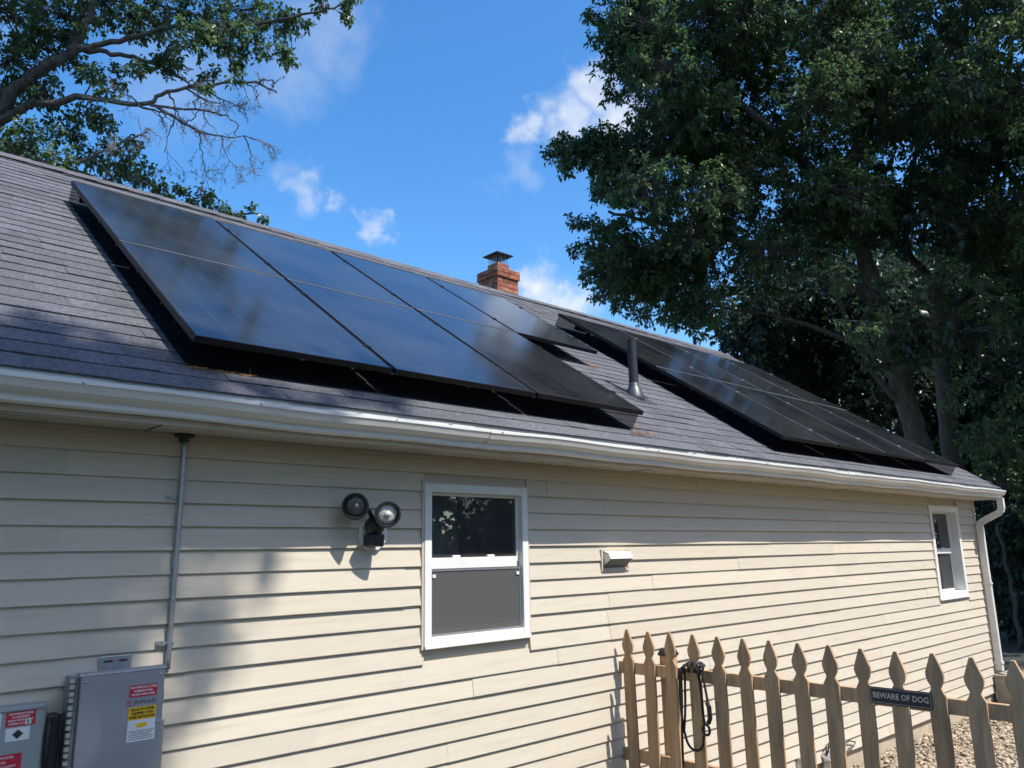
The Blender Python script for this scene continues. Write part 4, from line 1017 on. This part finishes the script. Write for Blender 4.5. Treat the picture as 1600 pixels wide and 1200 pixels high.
# right oaks
D2 = 19.0
ob = gp(1462, D2)
limbsA = [([ob, A_(1455, 760, D2), A_(1425, 660, D2), A_(1395, 560, D2), A_(1368, 470, D2), A_(1352, 410, D2)], .30, .19),
          ([A_(1352, 410, D2), A_(1330, 300, D2), A_(1345, 200, D2), A_(1365, 110, D2), A_(1345, 20, D2), A_(1330, -160, D2)], .18, .05),
          ([A_(1352, 410, D2), A_(1300, 300, 18.5), A_(1200, 200, 18), A_(1100, 120, 17.8), A_(1000, 60, 17.6)], .16, .04),
          ([A_(1368, 470, D2), A_(1270, 400, 18.6), A_(1160, 380, 18.2), A_(1040, 350, 18), A_(950, 330, 17.8)], .13, .03),
          ([A_(1300, 300, 18.5), A_(1180, 280, 18.2), A_(1050, 240, 18), A_(930, 235, 17.8), A_(880, 235, 17.8)], .12, .025),
          ([A_(1420, 640, D2), A_(1350, 560, 18.8), A_(1300, 450, 18.6), A_(1240, 420, 18.6)], .09, .03),
          ([A_(1340, 540, D2), A_(1240, 500, 19.5), A_(1120, 480, 19.5), A_(1020, 470, 19)], .07, .02),
          ([A_(1345, 200, D2), A_(1380, 120, 19), A_(1410, 20, 19), A_(1450, -120, 19)], .12, .04)]
polyA = [(940, -320), (1420, -420), (1470, 60), (1420, 300), (1400, 430), (1250, 480), (1150, 520), (1020, 508), (925, 470), (898, 400), (905, 330), (870, 265), (842, 240), (862, 205), (945, 178), (932, 110), (922, 30), (925, -60)]
clA = fill(polyA, 235, 16.2, 21, .55, 1.15, .9, .92)
clA += fill([(842, 240), (862, 205), (945, 178), (1010, 200), (1020, 300), (905, 300), (870, 265)], 12, 17.3, 18.2, .4, .62, 1.3, .95)
clA += fill([(900, 380), (1010, 360), (1150, 420), (1160, 545), (1010, 508), (925, 470)], 26, 17.3, 20, .4, .7, 1.0, .95)
clA += fill([(1180, 380), (1330, 330), (1600, 420), (1620, 700), (1500, 690), (1420, 640), (1290, 560)], 20, 15.6, 17.4, .35, .6, .8, .95)
for (x, y, r_) in ((858, 238, .26), (880, 222, .32), (902, 246, .4), (880, 262, .3), (930, 215, .4), (912, 345, .36), (908, 390, .36), (918, 428, .34), (940, 455, .36), (975, 478, .36), (1010, 492, .36), (1050, 498, .4), (1090, 512, .4), (936, 60, .4), (930, 20, .4), (945, 110, .4), (960, 150, .4)): clA.append((tuple(at(x, y, random.uniform(17.2, 18.2))), r_, 1.5))
clA += fill([(1340, 250), (1450, 250), (1450, 420), (1350, 400)], 10, 18.5, 21.5, .5, .8, 1.0, .9)
clA += fill([(898, 420), (905, 330), (1000, 320), (1050, 480), (1020, 508), (925, 470)], 16, 17.3, 18.6, .4, .75, 1.0, .95)
clA += fill([(922, 40), (940, -10), (1060, -20), (1060, 180), (945, 180), (932, 110)], 16, 17.3, 18.6, .45, .85, 1.1, .95)
tree('oak_tree', 'broad dark oak right of the chimney, its left boughs reaching over the ridge', limbsA, clA, M['leaf'], tips_per=82, per=13, size=.128)
D3 = 20.5
ob2 = gp(1515, D3)
limbsB = [([ob2, A_(1492, 740, D3), A_(1478, 640, D3), A_(1470, 540, D3), A_(1462, 470, D3)], .27, .17),
          ([A_(1475, 600, D3), A_(1500, 480, D3), A_(1530, 400, D3), A_(1560, 250, D3), A_(1580, 60, D3)], .16, .05),
          ([A_(1462, 470, D3), A_(1440, 420, D3), A_(1415, 380, D3), A_(1430, 250, D3), A_(1480, 50, D3)], .14, .04),
          ([A_(1462, 470, D3), A_(1480, 350, D3), A_(1500, 150, D3), A_(1520, -150, D3)], .15, .05),
          ([A_(1530, 400, D3), A_(1620, 300, 20), A_(1720, 200, 20)], .10, .03)]
polyB = [(1330, -350), (1900, -350), (1950, 700), (1560, 650), (1510, 420), (1440, 380), (1380, 300), (1350, 100)]
clB = fill([(1440, -320), (1900, -320), (1900, 470), (1530, 440), (1440, 200)], 60, 14.8, 17.6, .6, 1.1, .9)
clB += fill([(1290, 100), (1600, 80), (1600, 450), (1420, 430), (1300, 400)], 44, 17.5, 22.5, .6, 1.0, 1.0)
clB += fill(polyB, 190, 17.2, 23, .7, 1.3, .9)
tree('oak_tree', 'twin-stemmed oak at the right edge with a pale scar on its trunk', limbsB, clB, M['leaf'], tips_per=66, per=12, size=.145)
bq = at(1450, 545, 20.12)
# woodland trees farther back, closing the gaps low down
def back_tree(x, depth, poly, n, label, lm, r0=.8, r1=1.6, spread=3, tp=34, size=.27):
    b0 = gp(x, depth); top = at(x, 350, depth)
    limbs_ = [([b0, b0 + Vector((.2, 0, 3)), b0 + Vector((-.1, .2, 6)), Vector((b0.x + .2, b0.y, min(top.z, 11)))], .24, .08)]
    tree('woodland_tree', label, limbs_, fill(poly, n, depth - spread, depth + spread, r0, r1, .9), lm, tips_per=tp, per=10, size=size, group='woodland trees behind the house')
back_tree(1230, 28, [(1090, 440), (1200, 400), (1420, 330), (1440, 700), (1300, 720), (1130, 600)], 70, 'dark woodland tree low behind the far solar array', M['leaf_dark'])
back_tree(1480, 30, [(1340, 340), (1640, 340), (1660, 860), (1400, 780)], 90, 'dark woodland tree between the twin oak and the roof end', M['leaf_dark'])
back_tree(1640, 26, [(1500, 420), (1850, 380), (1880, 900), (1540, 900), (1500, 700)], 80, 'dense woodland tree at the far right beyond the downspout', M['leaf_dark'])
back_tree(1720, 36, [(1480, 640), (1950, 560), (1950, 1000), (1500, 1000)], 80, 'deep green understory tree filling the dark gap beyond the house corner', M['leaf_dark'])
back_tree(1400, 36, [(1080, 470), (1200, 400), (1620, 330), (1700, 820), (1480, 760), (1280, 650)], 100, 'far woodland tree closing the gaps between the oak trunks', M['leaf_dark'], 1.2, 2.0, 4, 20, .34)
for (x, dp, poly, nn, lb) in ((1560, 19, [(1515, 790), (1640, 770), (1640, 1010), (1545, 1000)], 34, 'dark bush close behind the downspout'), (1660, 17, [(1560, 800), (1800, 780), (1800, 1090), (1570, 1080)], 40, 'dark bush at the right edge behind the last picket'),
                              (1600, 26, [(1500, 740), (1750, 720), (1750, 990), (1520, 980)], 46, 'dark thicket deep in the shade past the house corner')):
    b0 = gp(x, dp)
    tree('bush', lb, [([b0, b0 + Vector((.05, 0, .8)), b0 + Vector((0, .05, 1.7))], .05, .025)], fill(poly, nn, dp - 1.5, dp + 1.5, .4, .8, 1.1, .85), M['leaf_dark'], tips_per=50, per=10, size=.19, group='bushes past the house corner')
# shrub lit at the right over the roof end
sb_ = gp(1570, 17)
tree('shrub', 'glossy shrub catching sun just beyond the gutter end', [([sb_, sb_ + Vector((.1, 0, 1.2)), sb_ + Vector((0, .1, 2.6))], .06, .03)],
     fill([(1440, 640), (1500, 590), (1600, 560), (1720, 560), (1740, 860), (1580, 840), (1530, 770), (1480, 720)], 26, 16.2, 18.5, .35, .7, 1.2, .9), M['leaf'], tips_per=46, per=11, size=.15)
# shade tree behind the camera, whose shadow falls on the left of the wall
def sunray(x, z, t, y=0): return (x + .29 * t, y - t, z + 1.5 * t)
tb_ = Vector((-1.2, -10.5, GZ))
clS = []
for (x, z, rr) in [(.55, -.2, .8), (.25, -.75, .95), (.85, -1.0, .55), (.95, -.5, .4), (.7, .5, .6), (-.4, -.1, 1.0), (-.9, -1.0, 1.1), (-.2, -1.7, 1.1), (.65, -1.55, .75), (-1.6, .3, 1.1), (-2.4, -.6, 1.2), (1.25, .72, .36), (.1, .95, .4), (1.0, .44, .36), (1.0, .42, .34), (1.5, .44, .30), (1.5, .46, .32), (1.95, .48, .28), (1.9, .46, .28), (2.35, .50, .24), (2.3, .50, .24), (.5, .62, .4), (.4, .6, .4), (1.35, -.1, .22), (1.3, -.6, .25), (1.15, -1.15, .25), (1.6, -.45, .14), (-1.3, -1.9, 1.2), (-2.8, .6, 1.2)]:
    for q in range(2 if abs(x) < 1.3 else 1): clS.append((sunray(x, z, random.uniform(7.4, 9.6)), rr, 1.25))
clS += [((random.uniform(-7, -2), random.uniform(-13, -9.5), random.uniform(4, 13)), random.uniform(1, 1.6), .8) for _ in range(34)]
tree('shade_tree', 'leafy tree behind the viewer whose shade falls on the left end of the wall', [([tb_, tb_ + Vector((.2, .1, 4)), tb_ + Vector((.6, .5, 8)), tb_ + Vector((1.6, 1.2, 12))], .3, .12), ([tb_ + Vector((.3, .2, 5)), tb_ + Vector((-2, 0, 9)), tb_ + Vector((-3.5, -.5, 12))], .15, .06)], clS, M['leaf'], tips_per=44, per=10, size=.18)
# unseen tree added right of the view to shade woods past the corner
sb2 = Vector((20.5, -3.5, GZ))
tree('oak_tree', 'unseen oak added beyond the right edge to shade the ground past the house corner', [([sb2, sb2 + Vector((.2, 0, 4)), sb2 + Vector((.3, .4, 9))], .3, .12)],
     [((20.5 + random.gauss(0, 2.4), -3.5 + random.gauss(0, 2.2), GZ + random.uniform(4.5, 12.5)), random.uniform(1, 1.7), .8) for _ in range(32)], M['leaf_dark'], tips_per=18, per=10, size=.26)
# unseen hedge added across the yard to darken reflections in the window panes
hb = Vector((15, -15.5, GZ))
tree('hedge', 'unseen tall hedge added across the yard to darken the upper window panes', [([hb, hb + Vector((0, 0, .8)), hb + Vector((.1, 0, 1.6))], .08, .04)],
     [((6 + 22 * (k % 35) / 34 + random.gauss(0, .25), -15.5 + random.gauss(0, .4), GZ + random.uniform(.4, 6.6)), random.uniform(.85, 1.15), 1.2) for k in range(105)], M['leaf_dark'], tips_per=30, per=9, size=.34)
# unseen trees added across the yard to block sky light, some mirrored in panes
for (x, y, h) in ((18, -21, 17), (27, -16, 18), (10, -24, 18), (2, -25, 18), (-7, -23, 17), (-15, -17, 16), (-20, -8, 14), (34, -9, 16)):
    b0 = Vector((x, y, GZ))
    cls = [((x + random.gauss(0, 2.6), y + random.gauss(0, 1.6), GZ + random.uniform(.4, h)), random.uniform(1.2, 2.0), .8) for _ in range(46)]
    tree('sky_block_tree', 'unseen leafy tree added across the yard to block sky light', [([b0, b0 + Vector((.2, 0, h * .4)), b0 + Vector((0, .3, h * .8))], .25, .1)], cls, M['leaf_dark'], tips_per=12, per=9, size=.46, group='trees added across the yard to block sky light')
